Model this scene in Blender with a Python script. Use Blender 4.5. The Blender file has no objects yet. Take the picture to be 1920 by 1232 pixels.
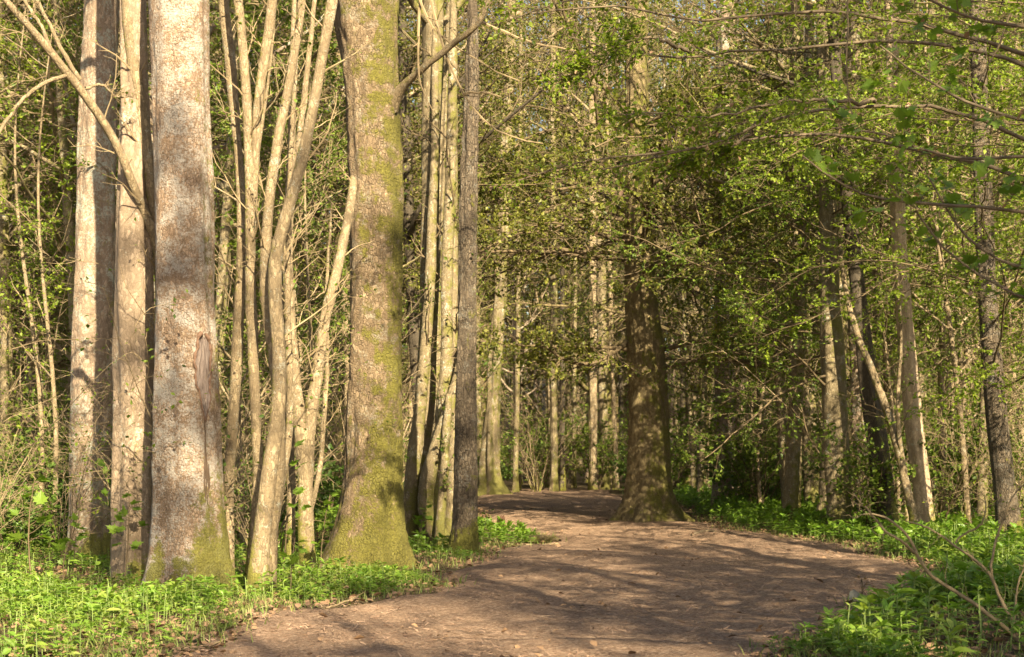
import bpy, math, numpy as np
from mathutils import Vector, noise as mnoise

# ------------------------------------------------------------------ basics
F_PX, CX, HY, EYE = 3000.0, 960.0, 850.0, 1.5      # focal length, principal column, horizon row (photo pixels), eye height
rng = np.random.default_rng(11)
sc = bpy.context.scene
col = sc.collection

def ground_h(X, Y):
    X = np.asarray(X, float); Y = np.asarray(Y, float)
    h = 0.05*np.sin(X*0.9+1.3)*np.sin(Y*0.37) + 0.03*np.sin(X*2.1+Y*1.3)
    far = np.clip((Y-78)/60.0, 0, 3)
    h = h*np.clip((Y-5)/10, 0.3, 1) + 5.0*far**1.5
    h = h + 0.10*np.exp(-((X-4.1)/1.6)**2 - ((Y-12.2)/3.0)**2)      # low bank at the right
    h = h + 0.03*np.exp(-((X+5.5)/2.5)**2 - ((Y-15.0)/4.0)**2)
    return h

def at(px, py, d):
    """photo pixel at distance d (metres) -> world point"""
    return np.array([(px-CX)/F_PX*d, d, EYE+(HY-py)/F_PX*d])

def nrm(v):
    return v/np.maximum(np.linalg.norm(v, axis=-1, keepdims=True), 1e-9)

# ------------------------------------------------------------------ mesh collecting
class Geo:
    def __init__(s): s.V=[]; s.F=[]; s.M=[]; s.n=0
    def add(s, V, F, m=0):
        if len(V)==0: return
        s.V.append(np.asarray(V, np.float32)); s.F.append(np.asarray(F, np.int64)+s.n); s.M.append(m); s.n+=len(V)
    def mesh(s, name, mats, smooth=True):
        me = bpy.data.meshes.new(name)
        V = np.concatenate(s.V)
        me.vertices.add(len(V)); me.vertices.foreach_set('co', V.ravel())
        loops = np.concatenate([f.ravel() for f in s.F])
        tot = np.concatenate([np.full(len(f), f.shape[1]) for f in s.F])
        mi = np.concatenate([np.full(len(f), m) for f, m in zip(s.F, s.M)])
        me.loops.add(len(loops)); me.loops.foreach_set('vertex_index', loops.astype(np.int32))
        me.polygons.add(len(tot))
        st = np.concatenate([[0], np.cumsum(tot)[:-1]])
        me.polygons.foreach_set('loop_start', st.astype(np.int32))
        me.polygons.foreach_set('material_index', mi.astype(np.int32))
        me.polygons.foreach_set('use_smooth', np.full(len(tot), smooth))
        me.update(calc_edges=True)
        for m in (mats if isinstance(mats, (list, tuple)) else [mats]): me.materials.append(m)
        return me

def link(name, geo, mats, parent=None, smooth=True, loc=None):
    """geometry given in world coordinates; stored relative to its thing's base"""
    base = np.zeros(3)
    if parent is not None: base = np.array(parent.location)
    elif loc is not None: base = np.array(loc)
    geo.V = [v-base.astype(np.float32) for v in geo.V]
    o = bpy.data.objects.new(name, geo.mesh(name, mats, smooth)); col.objects.link(o)
    if parent is not None: o.parent = parent
    elif loc is not None: o.location = base
    return o

def tag(o, label=None, cat=None, group=None, kind=None):
    if label: o['label'] = label
    if cat: o['category'] = cat
    if group: o['group'] = group
    if kind: o['kind'] = kind
    return o

def thing(name, label, cat, loc, group=None):
    o = bpy.data.objects.new(name, None); col.objects.link(o)
    o.empty_display_size = 0.2; o.location = [float(c) for c in loc]
    return tag(o, label, cat, group)

def copy_tree(root, loc, rz, s, label=None, group=None, lean=(0, 0)):
    r = root.copy(); col.objects.link(r)
    place(r, loc, rz, s, lean)
    if label: r['label'] = label
    if group: r['group'] = group
    for ch in list(root.children):
        c = ch.copy(); col.objects.link(c); c.parent = r
    return r

def place(r, loc, rz, s, lean=(0, 0)):
    r.location = [float(c) for c in loc]; r.rotation_euler = (lean[0], lean[1], rz)
    r.scale = (s, s, s) if np.isscalar(s) else s

# ------------------------------------------------------------------ tubes, growth, leaves
def tubes(P, R, k):
    """P (m,n,3) R (m,n) -> verts, quads of m tubes"""
    m, n, _ = P.shape
    T = np.empty_like(P)
    T[:, 1:-1] = P[:, 2:]-P[:, :-2]; T[:, 0] = P[:, 1]-P[:, 0]; T[:, -1] = P[:, -1]-P[:, -2]
    T = nrm(T)
    D = nrm(P[:, -1]-P[:, 0])
    ref = np.where((np.abs(D[:, 2]) > 0.75)[:, None], np.array([1.0, 0.13, 0]), np.array([0.05, 0.1, 1.0]))
    U = nrm(np.cross(T, ref[:, None, :])); W = np.cross(T, U)
    a = np.arange(k)/k*2*np.pi
    V = P[:, :, None, :]+R[:, :, None, None]*(U[:, :, None, :]*np.cos(a)[:, None]+W[:, :, None, :]*np.sin(a)[:, None])
    idx = np.arange(m*n*k).reshape(m, n, k)
    i00 = idx[:, :-1, :]; i01 = np.roll(i00, -1, 2); i10 = idx[:, 1:, :]; i11 = np.roll(i10, -1, 2)
    return V.reshape(-1, 3), np.stack([i00, i01, i11, i10], -1).reshape(-1, 4)

def smooth_line(pts, n, rr=None, jit=0.0, rg=None):
    pts = np.asarray(pts, float)
    s = np.concatenate([[0], np.cumsum(np.linalg.norm(np.diff(pts, axis=0), axis=1))])
    u = np.linspace(0, s[-1], n)
    P = np.stack([np.interp(u, s, pts[:, i]) for i in range(3)], 1)
    w = max(1, n//(len(pts)*2+2))
    for _ in range(3):
        Q = P.copy()
        for i in range(1, n-1):
            a, b = max(0, i-w), min(n-1, i+w); h = min(i-a, b-i)
            Q[i] = P[i-h:i+h+1].mean(0)
        P = Q
    if jit and rg is not None:
        J = np.cumsum(rg.normal(0, jit, (n, 3)), 0); J -= np.linspace(0, 1, n)[:, None]*J[-1]; J[0] = 0; P = P+J
    if rr is None: return P
    return P, np.interp(u/s[-1], np.linspace(0, 1, len(rr)), rr)

def grow(P, R, per, tr, ang, lf, n, rg, flat=0.4, up=0.0, wig=0.15, rf=0.5, rmin=0.0025, lmax=9, lmin=0.0, tip=0.3, taper=0.55):
    m, n0, _ = P.shape
    Lp = np.linalg.norm(np.diff(P, axis=1), axis=2).sum(1)
    t = tr[0]+(tr[1]-tr[0])*(np.arange(per)[None]+rg.random((m, per)))/per
    x = t*(n0-1); i0 = np.clip(x.astype(int), 0, n0-2); f = (x-i0)[..., None]
    mi = np.arange(m)[:, None]
    A, B = P[mi, i0], P[mi, i0+1]
    pos = A+(B-A)*f; tan = nrm(B-A)
    rad = R[mi, i0]*(1-f[..., 0])+R[mi, i0+1]*f[..., 0]
    rv = rg.normal(size=(m, per, 3)); rv[..., 2] *= (1-flat)
    perp = nrm(rv-(rv*tan).sum(-1, keepdims=True)*tan)
    a = (ang*(0.7+0.6*rg.random((m, per))))[..., None]
    d = nrm(np.cos(a)*tan+np.sin(a)*perp)
    L = np.clip(Lp[:, None]*lf*(1-taper*t)*(0.6+0.8*rg.random((m, per))), lmin, lmax)
    N = m*per
    pos = pos.reshape(N, 3); d = d.reshape(N, 3); L = L.reshape(N, 1); rad = rad.reshape(N)
    out = np.empty((N, n, 3)); out[:, 0] = pos
    for j in range(1, n):
        out[:, j] = out[:, j-1]+d*L/(n-1)
        d = d+rg.normal(0, wig, (N, 3)); d[:, 2] += up
        d = nrm(d)
    r0 = np.maximum(rad*rf, rmin)
    RR = r0[:, None]*np.linspace(1, tip, n)[None]
    return out, np.maximum(RR, rmin*0.55)

LEAF_FAR = (np.array([[0, 0, 0], [-.33, .45, .06], [0, 1, -.05], [.33, .45, .06]], float), np.array([[0, 3, 2], [0, 2, 1]]))
LEAF_OVAL = (np.array([[0, 0, 0], [-.26, .28, .05], [-.30, .58, .06], [0, 1, -.10], [.30, .58, .06], [.26, .28, .05], [0, .5, 0]], float),
             np.array([[0, 6, 1], [1, 6, 2], [2, 6, 3], [3, 6, 4], [4, 6, 5], [5, 6, 0]]))
LEAF_LANCE = (np.array([[0, 0, 0], [-.15, .3, .03], [-.15, .6, -.02], [0, 1, -.22], [.15, .6, -.02], [.15, .3, .03], [0, .45, -.02]], float),
              np.array([[0, 6, 1], [1, 6, 2], [2, 6, 3], [3, 6, 4], [4, 6, 5], [5, 6, 0]]))
def _maple():
    pts = [(0, 0), (.12, -.03), (.3, -.08), (.26, .1), (.55, .12), (.42, .28), (.62, .5), (.36, .46), (.3, .56), (.2, .62), (.26, .8), (.1, .78), (0, 1.05)]
    pts = pts+[(-x, y) for x, y in pts[-2:0:-1]]
    V = [(0, .3, -.03)]+[(x, y, .10*abs(x)-.12*y*y) for x, y in pts]
    n = len(pts)
    return np.array(V, float), np.array([[0, 1+i, 1+(i+1) % n] for i in range(n)])
LEAF_MAPLE = _maple()

def leaves(pos, d, up, size, tpl):
    """pos,d,up (N,3), size (N,)"""
    TV, TF = tpl; N = len(pos)
    y = nrm(d); z = nrm(up-(up*y).sum(-1, keepdims=True)*y); x = np.cross(y, z)
    S = size[:, None, None]
    V = pos[:, None, :]+S*(TV[None, :, 0, None]*x[:, None]+TV[None, :, 1, None]*y[:, None]+TV[None, :, 2, None]*z[:, None])
    F = TF[None]+(np.arange(N)*len(TV))[:, None, None]
    return V.reshape(-1, 3), F.reshape(-1, 3)

def leaf_on(P, per, size, tpl, rg, tr=(0.2, 1.0), tilt=0.5, spread=1.0, droop=0.0, keep=1.0):
    m, n0, _ = P.shape
    t = tr[0]+(tr[1]-tr[0])*(np.arange(per)[None]+rg.random((m, per)))/per
    x = np.clip(t, 0, .999)*(n0-1); i0 = np.clip(x.astype(int), 0, n0-2); f = (x-i0)[..., None]
    mi = np.arange(m)[:, None]
    A, B = P[mi, i0], P[mi, i0+1]
    pos = (A+(B-A)*f).reshape(-1, 3); tan = nrm(B-A).reshape(-1, 3)
    rv = rg.normal(size=pos.shape); rv[:, 2] *= 0.35
    d = nrm(tan+spread*nrm(rv)); d[:, 2] -= droop
    up = np.array([0, 0, 1.0])+rg.normal(0, tilt, pos.shape)
    sz = size*(0.55+0.75*rg.random(len(pos)))
    if keep < 1:
        k = rg.random(len(pos)) < keep
        pos, d, up, sz = pos[k], d[k], up[k], sz[k]
    return leaves(pos, d, up, sz, tpl)

# ------------------------------------------------------------------ materials
def newmat(name):
    m = bpy.data.materials.new(name); m.use_nodes = True
    nt = m.node_tree; nt.nodes.clear()
    return m, nt, nt.nodes, nt.links

def ramp(N, L, src, stops):
    r = N.new('ShaderNodeValToRGB'); L.new(src, r.inputs[0])
    e = r.color_ramp.elements
    while len(e) < len(stops): e.new(0.5)
    for el, (p, c) in zip(e, stops):
        el.position = p; el.color = (c, c, c, 1) if np.isscalar(c) else (*c, 1)
    return r.outputs[0]

def noise(N, L, vec, scale, detail=6, rough=0.6, dist=0.0):
    n = N.new('ShaderNodeTexNoise'); n.inputs['Scale'].default_value = scale; n.inputs['Detail'].default_value = detail
    n.inputs['Roughness'].default_value = rough; n.inputs['Distortion'].default_value = dist
    if vec is not None: L.new(vec, n.inputs['Vector'])
    return n.outputs[0]

def mapping(N, L, vec, scale):
    m = N.new('ShaderNodeMapping'); m.inputs['Scale'].default_value = scale; L.new(vec, m.inputs['Vector']); return m.outputs[0]

def mixc(N, L, fac, a, b, mode='MIX'):
    m = N.new('ShaderNodeMix'); m.data_type = 'RGBA'; m.blend_type = mode
    for sock, v in ((m.inputs[0], fac), (m.inputs[6], a), (m.inputs[7], b)):
        if hasattr(v, 'links'): L.new(v, sock)
        elif np.isscalar(v): sock.default_value = v
        else: sock.default_value = (*v, 1)
    return m.outputs[2]

def mathn(N, L, op, a, b=0.0, clamp=False):
    m = N.new('ShaderNodeMath'); m.operation = op; m.use_clamp = clamp
    for i, v in enumerate((a, b)):
        if hasattr(v, 'links'): L.new(v, m.inputs[i])
        else: m.inputs[i].default_value = v
    return m.outputs[0]

def bark(name, base, dark, lichen=0.0, lichen_c=(.47, .49, .40), moss=0.0, moss_low=0.0, moss_dir=(0.6, -0.3, 0.1), moss_c=(.17, .16, .025),
         scale=1.0, bump=0.5, fissure=0.35, moss_h=1.2, moss_w=.16, plate=(30, .4, .6)):
    m, nt, N, L = newmat(name)
    out = N.new('ShaderNodeOutputMaterial'); b = N.new('ShaderNodeBsdfPrincipled'); L.new(b.outputs[0], out.inputs[0])
    tc = N.new('ShaderNodeTexCoord'); o = tc.outputs['Object']
    n1 = noise(N, L, o, 2.3*scale, 8, .65)
    n2 = noise(N, L, mapping(N, L, o, (1, 1, .22)), 26*scale, 6, .7, .4)
    n3 = noise(N, L, o, 75*scale, 4, .7)
    n4 = noise(N, L, mapping(N, L, o, (1, 1, 2.5)), 7*scale, 5, .6, .5)
    c = mixc(N, L, ramp(N, L, n1, [(.32, 0), (.68, 1)]), dark, base)
    c = mixc(N, L, mathn(N, L, 'MULTIPLY', ramp(N, L, n2, [(.36, 1), (.55, 0)]), fissure*1.6, True), c, tuple(x*.45 for x in dark))
    c = mixc(N, L, mathn(N, L, 'MULTIPLY', ramp(N, L, n4, [(.38, 1), (.50, 0)]), .45), c, tuple(x*.7 for x in base))
    c = mixc(N, L, mathn(N, L, 'MULTIPLY', ramp(N, L, n3, [(.35, 1), (.52, 0)]), .5), c, tuple(x*.5 for x in dark))
    wv = N.new('ShaderNodeVectorMath'); wv.operation = 'ADD'
    nw = N.new('ShaderNodeTexNoise'); nw.inputs['Scale'].default_value = 9*scale; nw.inputs['Detail'].default_value = 4; L.new(o, nw.inputs['Vector'])
    sv = N.new('ShaderNodeVectorMath'); sv.operation = 'SCALE'; L.new(nw.outputs['Color'], sv.inputs[0]); sv.inputs['Scale'].default_value = .10/scale
    L.new(o, wv.inputs[0]); L.new(sv.outputs[0], wv.inputs[1]); vm = mapping(N, L, wv.outputs[0], (1, 1, plate[1]))
    ve = N.new('ShaderNodeTexVoronoi'); ve.feature = 'DISTANCE_TO_EDGE'; ve.inputs['Scale'].default_value = plate[0]; L.new(vm, ve.inputs['Vector'])
    vc = N.new('ShaderNodeTexVoronoi'); vc.inputs['Scale'].default_value = plate[0]; L.new(vm, vc.inputs['Vector'])
    crack = mathn(N, L, 'MULTIPLY', ramp(N, L, ve.outputs['Distance'], [(.0, 1), (.13, 0)]), ramp(N, L, n1, [(.38, .15), (.6, 1)]))
    cs = N.new('ShaderNodeSeparateColor'); L.new(vc.outputs['Color'], cs.inputs[0])
    c = mixc(N, L, mathn(N, L, 'MULTIPLY', cs.outputs[0], .42), c, tuple(x*.75 for x in dark))
    c = mixc(N, L, mathn(N, L, 'MULTIPLY', ramp(N, L, cs.outputs[1], [(.72, 0), (.95, 1)]), .5), c, tuple(min(1, x*1.25) for x in base))
    c = mixc(N, L, mathn(N, L, 'MULTIPLY', crack, plate[2]), c, tuple(x*.4 for x in dark))
    if lichen > 0:
        nl = noise(N, L, o, 2.9*scale, 9, .75, .3)
        nl2 = noise(N, L, o, 30*scale, 4, .7)
        f = mathn(N, L, 'ADD', mathn(N, L, 'MULTIPLY', nl, .58), mathn(N, L, 'MULTIPLY', nl2, .42))
        p = .60-.22*lichen
        c = mixc(N, L, mathn(N, L, 'MULTIPLY', ramp(N, L, f, [(p-.02, 0), (p+.07, 1)]), .75), c, lichen_c)
    hgt = None
    if moss > 0 or moss_low > 0:
        sx = N.new('ShaderNodeSeparateXYZ'); L.new(o, sx.inputs[0])
        lowf = mathn(N, L, 'SUBTRACT', 1.0, mathn(N, L, 'DIVIDE', sx.outputs[2], moss_h), True)
        geo = N.new('ShaderNodeNewGeometry')
        dp = N.new('ShaderNodeVectorMath'); dp.operation = 'DOT_PRODUCT'; L.new(geo.outputs['Normal'], dp.inputs[0])
        v = Vector(moss_dir).normalized(); dp.inputs[1].default_value = v
        nm = noise(N, L, o, 3.2*scale, 8, .7, .2); nm2 = noise(N, L, o, 42*scale, 3, .7)
        nmm = mathn(N, L, 'ADD', mathn(N, L, 'MULTIPLY', nm, 1.1), mathn(N, L, 'MULTIPLY', nm2, .35))
        t = mathn(N, L, 'ADD', nmm, mathn(N, L, 'MULTIPLY', dp.outputs['Value'], moss_w))
        t = mathn(N, L, 'ADD', t, mathn(N, L, 'MULTIPLY', lowf, .42*moss_low))
        p = .98-.28*moss
        hgt = ramp(N, L, mathn(N, L, 'MULTIPLY', t, .7), [(p*.7, 0), (p*.7+.07, 1)])
        mc = mixc(N, L, ramp(N, L, nm2, [(.3, 0), (.7, 1)]), tuple(x*.5 for x in moss_c), tuple(min(1, x*1.35) for x in moss_c))
        c = mixc(N, L, mathn(N, L, 'MULTIPLY', hgt, .9), c, mc)
    L.new(c, b.inputs['Base Color'])
    b.inputs['Roughness'].default_value = .82
    b.inputs['Specular IOR Level'].default_value = .25
    bs = mathn(N, L, 'ADD', mathn(N, L, 'MULTIPLY', n2, 1.0), mathn(N, L, 'MULTIPLY', n3, .8))
    bs = mathn(N, L, 'ADD', bs, mathn(N, L, 'MULTIPLY', n4, 1.0))
    bs = mathn(N, L, 'SUBTRACT', bs, mathn(N, L, 'MULTIPLY', crack, plate[2]*1.1))
    bs = mathn(N, L, 'ADD', bs, mathn(N, L, 'MULTIPLY', cs.outputs[2], .35))
    if hgt is not None: bs = mathn(N, L, 'ADD', bs, mathn(N, L, 'MULTIPLY', hgt, .35))
    bp = N.new('ShaderNodeBump'); bp.inputs['Strength'].default_value = bump; bp.inputs['Distance'].default_value = .03
    L.new(bs, bp.inputs['Height']); L.new(bp.outputs[0], b.inputs['Normal'])
    return m

def leafmat(name, c1, c2, trans=.4, rough=.5, spec=.3):
    m, nt, N, L = newmat(name)
    out = N.new('ShaderNodeOutputMaterial')
    geo = N.new('ShaderNodeNewGeometry')
    c = mixc(N, L, geo.outputs['Random Per Island'], c1, c2)
    b = N.new('ShaderNodeBsdfPrincipled'); L.new(c, b.inputs['Base Color'])
    b.inputs['Roughness'].default_value = rough; b.inputs['Specular IOR Level'].default_value = spec
    tr = N.new('ShaderNodeBsdfTranslucent')
    L.new(mixc(N, L, 1.0, c, (1.25, 1.35, .55), 'MULTIPLY'), tr.inputs[0])
    mx = N.new('ShaderNodeMixShader'); mx.inputs[0].default_value = trans
    L.new(b.outputs[0], mx.inputs[1]); L.new(tr.outputs[0], mx.inputs[2]); L.new(mx.outputs[0], out.inputs[0])
    return m

def plainmat(name, c1, c2, scale=20, bump=.3, rough=.85, stretch=(1, 1, 1), island=False):
    m, nt, N, L = newmat(name)
    out = N.new('ShaderNodeOutputMaterial'); b = N.new('ShaderNodeBsdfPrincipled'); L.new(b.outputs[0], out.inputs[0])
    tc = N.new('ShaderNodeTexCoord'); v = mapping(N, L, tc.outputs['Object'], stretch)
    n = noise(N, L, v, scale, 6, .65)
    f = ramp(N, L, n, [(.3, 0), (.7, 1)])
    if island:
        geo = N.new('ShaderNodeNewGeometry'); f = mathn(N, L, 'ADD', mathn(N, L, 'MULTIPLY', f, .3), mathn(N, L, 'MULTIPLY', geo.outputs['Random Per Island'], .7))
    L.new(mixc(N, L, f, c1, c2), b.inputs['Base Color'])
    b.inputs['Roughness'].default_value = rough; b.inputs['Specular IOR Level'].default_value = .2
    bp = N.new('ShaderNodeBump'); bp.inputs['Strength'].default_value = bump; bp.inputs['Distance'].default_value = .02
    L.new(n, bp.inputs['Height']); L.new(bp.outputs[0], b.inputs['Normal'])
    return m

B_LICHEN = bark('bark_pale_lichen', (.45, .315, .21), (.235, .15, .09), lichen=.50, lichen_c=(.46, .42, .36), moss=.02, moss_low=1.1, moss_dir=(.95, .1, 0), moss_w=.22, scale=1.5, moss_h=1.35, bump=.9, plate=(34, .6, .5))
B_PINK = bark('bark_pinkish', (.37, .27, .185), (.21, .145, .095), lichen=.35, lichen_c=(.34, .36, .29), moss_low=.9, scale=1.1, moss_h=.8)
B_SMOOTH = bark('bark_smooth_tan', (.36, .265, .18), (.21, .15, .095), lichen=.12, moss_low=.8, scale=1.0, bump=.35, fissure=.2, moss_h=.6)
B_MOSSY = bark('bark_mossy', (.37, .265, .16), (.18, .12, .065), lichen=.30, lichen_c=(.33, .29, .21), moss=.85, moss_low=.40, moss_dir=(.8, -.2, .1), moss_w=.14, moss_c=(.15, .135, .02), scale=1.3, bump=1.0, plate=(26, .5, .6), moss_h=2.0)
B_GREY = bark('bark_grey', (.225, .17, .11), (.105, .077, .05), lichen=.25, lichen_c=(.23, .215, .175), moss_low=1.7, moss=.15, scale=1.5, moss_h=.6, bump=1.0, plate=(28, .35, .9))
B_BEECH = bark('bark_dark_mossy', (.31, .235, .115), (.15, .11, .055), moss=.62, moss_low=.1, moss_c=(.135, .125, .022), scale=.9, moss_h=2.5, bump=.8)
B_HAZEL = bark('bark_hazel', (.39, .295, .17), (.21, .15, .085), lichen=.14, moss=.75, moss_low=.7, moss_dir=(-.5, .5, 0), scale=2.6, bump=.6, fissure=.4, moss_h=.8)
B_POLE = bark('bark_pole', (.29, .225, .13), (.16, .12, .065), lichen=.15, moss=.56, moss_low=.5, moss_c=(.13, .12, .025), scale=1.3, bump=.5)
B_BRIGHT = bark('bark_bright', (.50, .37, .24), (.33, .235, .145), lichen=.1, moss_low=.7, scale=1.2, bump=.5, plate=(26, .6, .3))
B_DARK = bark('bark_dark', (.11, .085, .055), (.055, .042, .028), moss=.25, moss_low=.6, scale=1.2)
TWIG_PALE = plainmat('twig_pale', (.30, .225, .125), (.19, .135, .075), 9, .2)
TWIG_BROWN = plainmat('twig_brown', (.155, .112, .058), (.07, .05, .03), 9, .2)
TWIG_DARK = plainmat('twig_dark', (.10, .075, .05), (.17, .125, .075), 9, .2)
L_HORN = leafmat('leaf_hornbeam', (.10, .155, .012), (.26, .315, .03), .48)
L_BG = leafmat('leaf_canopy', (.055, .07, .012), (.25, .245, .045), .44)
L_BG2 = leafmat('leaf_canopy_green', (.05, .09, .012), (.20, .26, .035), .44)
L_FAR = leafmat('leaf_far', (.035, .045, .012), (.12, .125, .03), .35)
L_MAPLE = leafmat('leaf_maple', (.10, .165, .02), (.19, .28, .035), .45, .45, .35)
L_MERC2 = leafmat('leaf_mercury_yellow', (.17, .25, .03), (.28, .33, .07), .42, .45, .35)
L_MERC = leafmat('leaf_mercury', (.11, .21, .02), (.21, .31, .04), .40, .42, .4)
L_DEAD = leafmat('leaf_dead', (.42, .25, .16), (.28, .17, .10), .3)
L_LITTER = plainmat('leaf_litter', (.28, .17, .09), (.13, .08, .05), 25, .2, island=True)
L_BUSH = leafmat('leaf_bush', (.07, .125, .02), (.13, .20, .035), .35, .4, .4)

# ------------------------------------------------------------------ generic tree prototypes
def make_pole_tree(name, rg, H, r0, crown_z, barkm, twigm, leafm, nl=22, limb=0.30, leaf=.085, keep=1.0, bend=.25, label='', group='', droop=0.0, per2=9, per3=8, pl=6, ang=1.05):
    t = thing(name, label, 'tree', (0, 0, 0), group)
    n = 26
    z = np.linspace(-.3, H, n)
    wx = bend*np.sin(z/H*2.2+rg.random()*6)+bend*.35*np.sin(z/H*7+rg.random()*6); wy = bend*np.sin(z/H*2.5+rg.random()*6)
    wx -= wx[1]; wy -= wy[1]
    P = np.stack([wx, wy, z], 1)[None]
    R = (r0*(1-.9*np.clip(z/H, 0, 1)**1.2)+r0*.9*np.exp(-np.clip(z, 0, 9)/.22)*.7)[None]
    g = Geo(); V, F = tubes(P, R, 12)
    g.add(V, F)
    P1, R1 = grow(P, R, nl, (crown_z/H, .97), ang, limb, 9, rg, .35, .05-droop, .13, .5, .012, taper=.35)
    V, F = tubes(P1, R1, 6); g.add(V, F)
    link('trunk', g, barkm, t)
    c = Geo()
    P2, R2 = grow(P1, R1, per2, (.18, 1), .85, .48, 6, rg, .55, -droop*.7, .16, .5, .006)
    V, F = tubes(P2, R2, 4); c.add(V, F, 0)
    P3, R3 = grow(P2, R2, per3, (.15, 1), .8, .5, 4, rg, .55, -droop*.5, .18, .55, .0035, lmin=.18)
    V, F = tubes(P3, R3, 3); c.add(V, F, 0)
    V, F = leaf_on(P3, pl, leaf, LEAF_FAR, rg, keep=keep, tilt=.7); c.add(V, F, 1)
    V, F = leaf_on(P2, 4, leaf, LEAF_FAR, rg, keep=keep, tilt=.7); c.add(V, F, 1)
    link('crown', c, [twigm, leafm], t, smooth=False)
    return t

def make_shrub(name, rg, nst, H, spread, barkm, twigm, leafm, leaf=.06, keep=.4, label='', group='', r0=.018, pl=4, per2=9, per3=4):
    t = thing(name, label, 'shrub', (0, 0, 0), group)
    m = nst; n = 12
    a = rg.random(m)*2*np.pi; b0 = rg.random(m)*.18
    P = np.empty((m, n, 3)); P[:, 0] = np.stack([np.cos(a)*b0, np.sin(a)*b0, np.full(m, -.1)], 1)
    d = nrm(np.stack([np.cos(a)*.25, np.sin(a)*.25, np.ones(m)], 1)+rg.normal(0, .1, (m, 3)))
    Ls = H*(.5+.6*rg.random(m))[:, None]
    for j in range(1, n):
        P[:, j] = P[:, j-1]+d*Ls/(n-1)
        d = nrm(d+rg.normal(0, .10, (m, 3))+np.stack([np.cos(a), np.sin(a), np.zeros(m)], 1)*spread*.09)
    R = (r0*(.5+.8*rg.random(m)))[:, None]*np.linspace(1, .25, n)[None]
    g = Geo(); V, F = tubes(P, R, 7); g.add(V, F); link('stem', g, barkm, t)
    c = Geo()
    P2, R2 = grow(P, R, per2, (.15, 1), .75, .36, 6, rg, .2, 0.01, .2, .5, .004)
    V, F = tubes(P2, R2, 4); c.add(V, F, 0)
    P3, R3 = grow(P2, R2, per3, (.2, 1), .75, .45, 4, rg, .3, 0, .22, .6, .0028, lmin=.12)
    V, F = tubes(P3, R3, 3); c.add(V, F, 0)
    V, F = leaf_on(P3, pl, leaf, LEAF_FAR if leaf < .07 else LEAF_OVAL, rg, keep=keep, tilt=.5); c.add(V, F, 1)
    link('foliage', c, [twigm, leafm], t, smooth=False)
    return t

# ------------------------------------------------------------------ hero trunks traced as real solids
SURF = {}
def trunk_geo(prof, d, rg, top=16.0, nseg=40, lump=.035, flare=0.25, flare_h=.45, lobes=5, depth_lean=0.0, relief=0.0):
    if relief: nseg = 110
    prof = sorted(prof, key=lambda p: -p[0])
    y = np.array([p[0] for p in prof], float); xl = np.array([p[1] for p in prof], float); xr = np.array([p[2] for p in prof], float)
    z = EYE+(HY-y)/F_PX*d; cx = ((xl+xr)/2-CX)/F_PX*d; r = (xr-xl)/2/F_PX*d
    k = (cx[-1]-cx[-2])/max(z[-1]-z[-2], .1)
    z = np.append(z, top); cx = np.append(cx, cx[-1]+k*.5*(top-z[-2])); r = np.append(r, max(r[-1]*.45, .03))
    zb = z[0]-.35
    zz = np.concatenate([np.linspace(zb, z[0]+1.2, 90 if relief else 36), np.linspace(z[0]+1.2, min(9, top-1), 230 if relief else 70)[1:], np.linspace(min(9, top-1), top, 14)[1:]])
    C = np.interp(zz, z, cx); Rr = np.interp(zz, z, r)
    for _ in range(4):
        C[1:-1] = (C[:-2]+C[1:-1]*2+C[2:])/4; Rr[1:-1] = (Rr[:-2]+Rr[1:-1]*2+Rr[2:])/4
    a = np.arange(nseg)/nseg*2*np.pi
    A, Z = np.meshgrid(a, zz)
    S = np.ones_like(A)
    for q in range(9):
        kk = rg.integers(1, 7); S += lump*rg.normal()*np.sin(kk*A+rg.random()*6.28+Z*rg.normal()*1.2+np.sin(Z*rg.random()*2.5)*.8)*(.6+.6*rg.random())
    for q in range(5):
        kk = rg.integers(6, 13); S += lump*.28*rg.normal()*np.sin(kk*A+rg.random()*6.28+Z*rg.normal()*3)
    ph = rg.random()*6.28
    lob = (np.maximum(0, np.cos(lobes*A/1.0+ph+.6*np.sin(A+ph)))**1.5)
    S += flare*lob*np.exp(-np.clip(Z-z[0], -.3, 9)/flare_h)
    rad = Rr[:, None]*S
    if relief:
        o = rg.random(3)*50
        N_ = np.array([[mnoise.fractal(Vector((o[0]+math.cos(q)*R_*14, o[1]+math.sin(q)*R_*14, o[2]+zq*4.5)), .9, 2.0, 4) for q in a] for zq, R_ in zip(zz, Rr)])
        rad = rad+relief*N_
    X = C[:, None]+rad*np.cos(A); Yv = d+depth_lean*(Z-z[0])+rad*np.sin(A)
    V = np.stack([X, Yv, Z], -1).reshape(-1, 3)
    idx = np.arange(len(zz)*nseg).reshape(len(zz), nseg)
    i00 = idx[:-1]; i01 = np.roll(i00, -1, 1); i10 = idx[1:]; i11 = np.roll(i10, -1, 1)
    SURF.update(zz=zz, rad=rad)
    g = Geo(); g.add(V, np.stack([i00, i01, i11, i10], -1).reshape(-1, 4))
    P = np.stack([C, d+depth_lean*(zz-z[0]), zz], 1)[None]
    return g, P, Rr[None], z[0]

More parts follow.
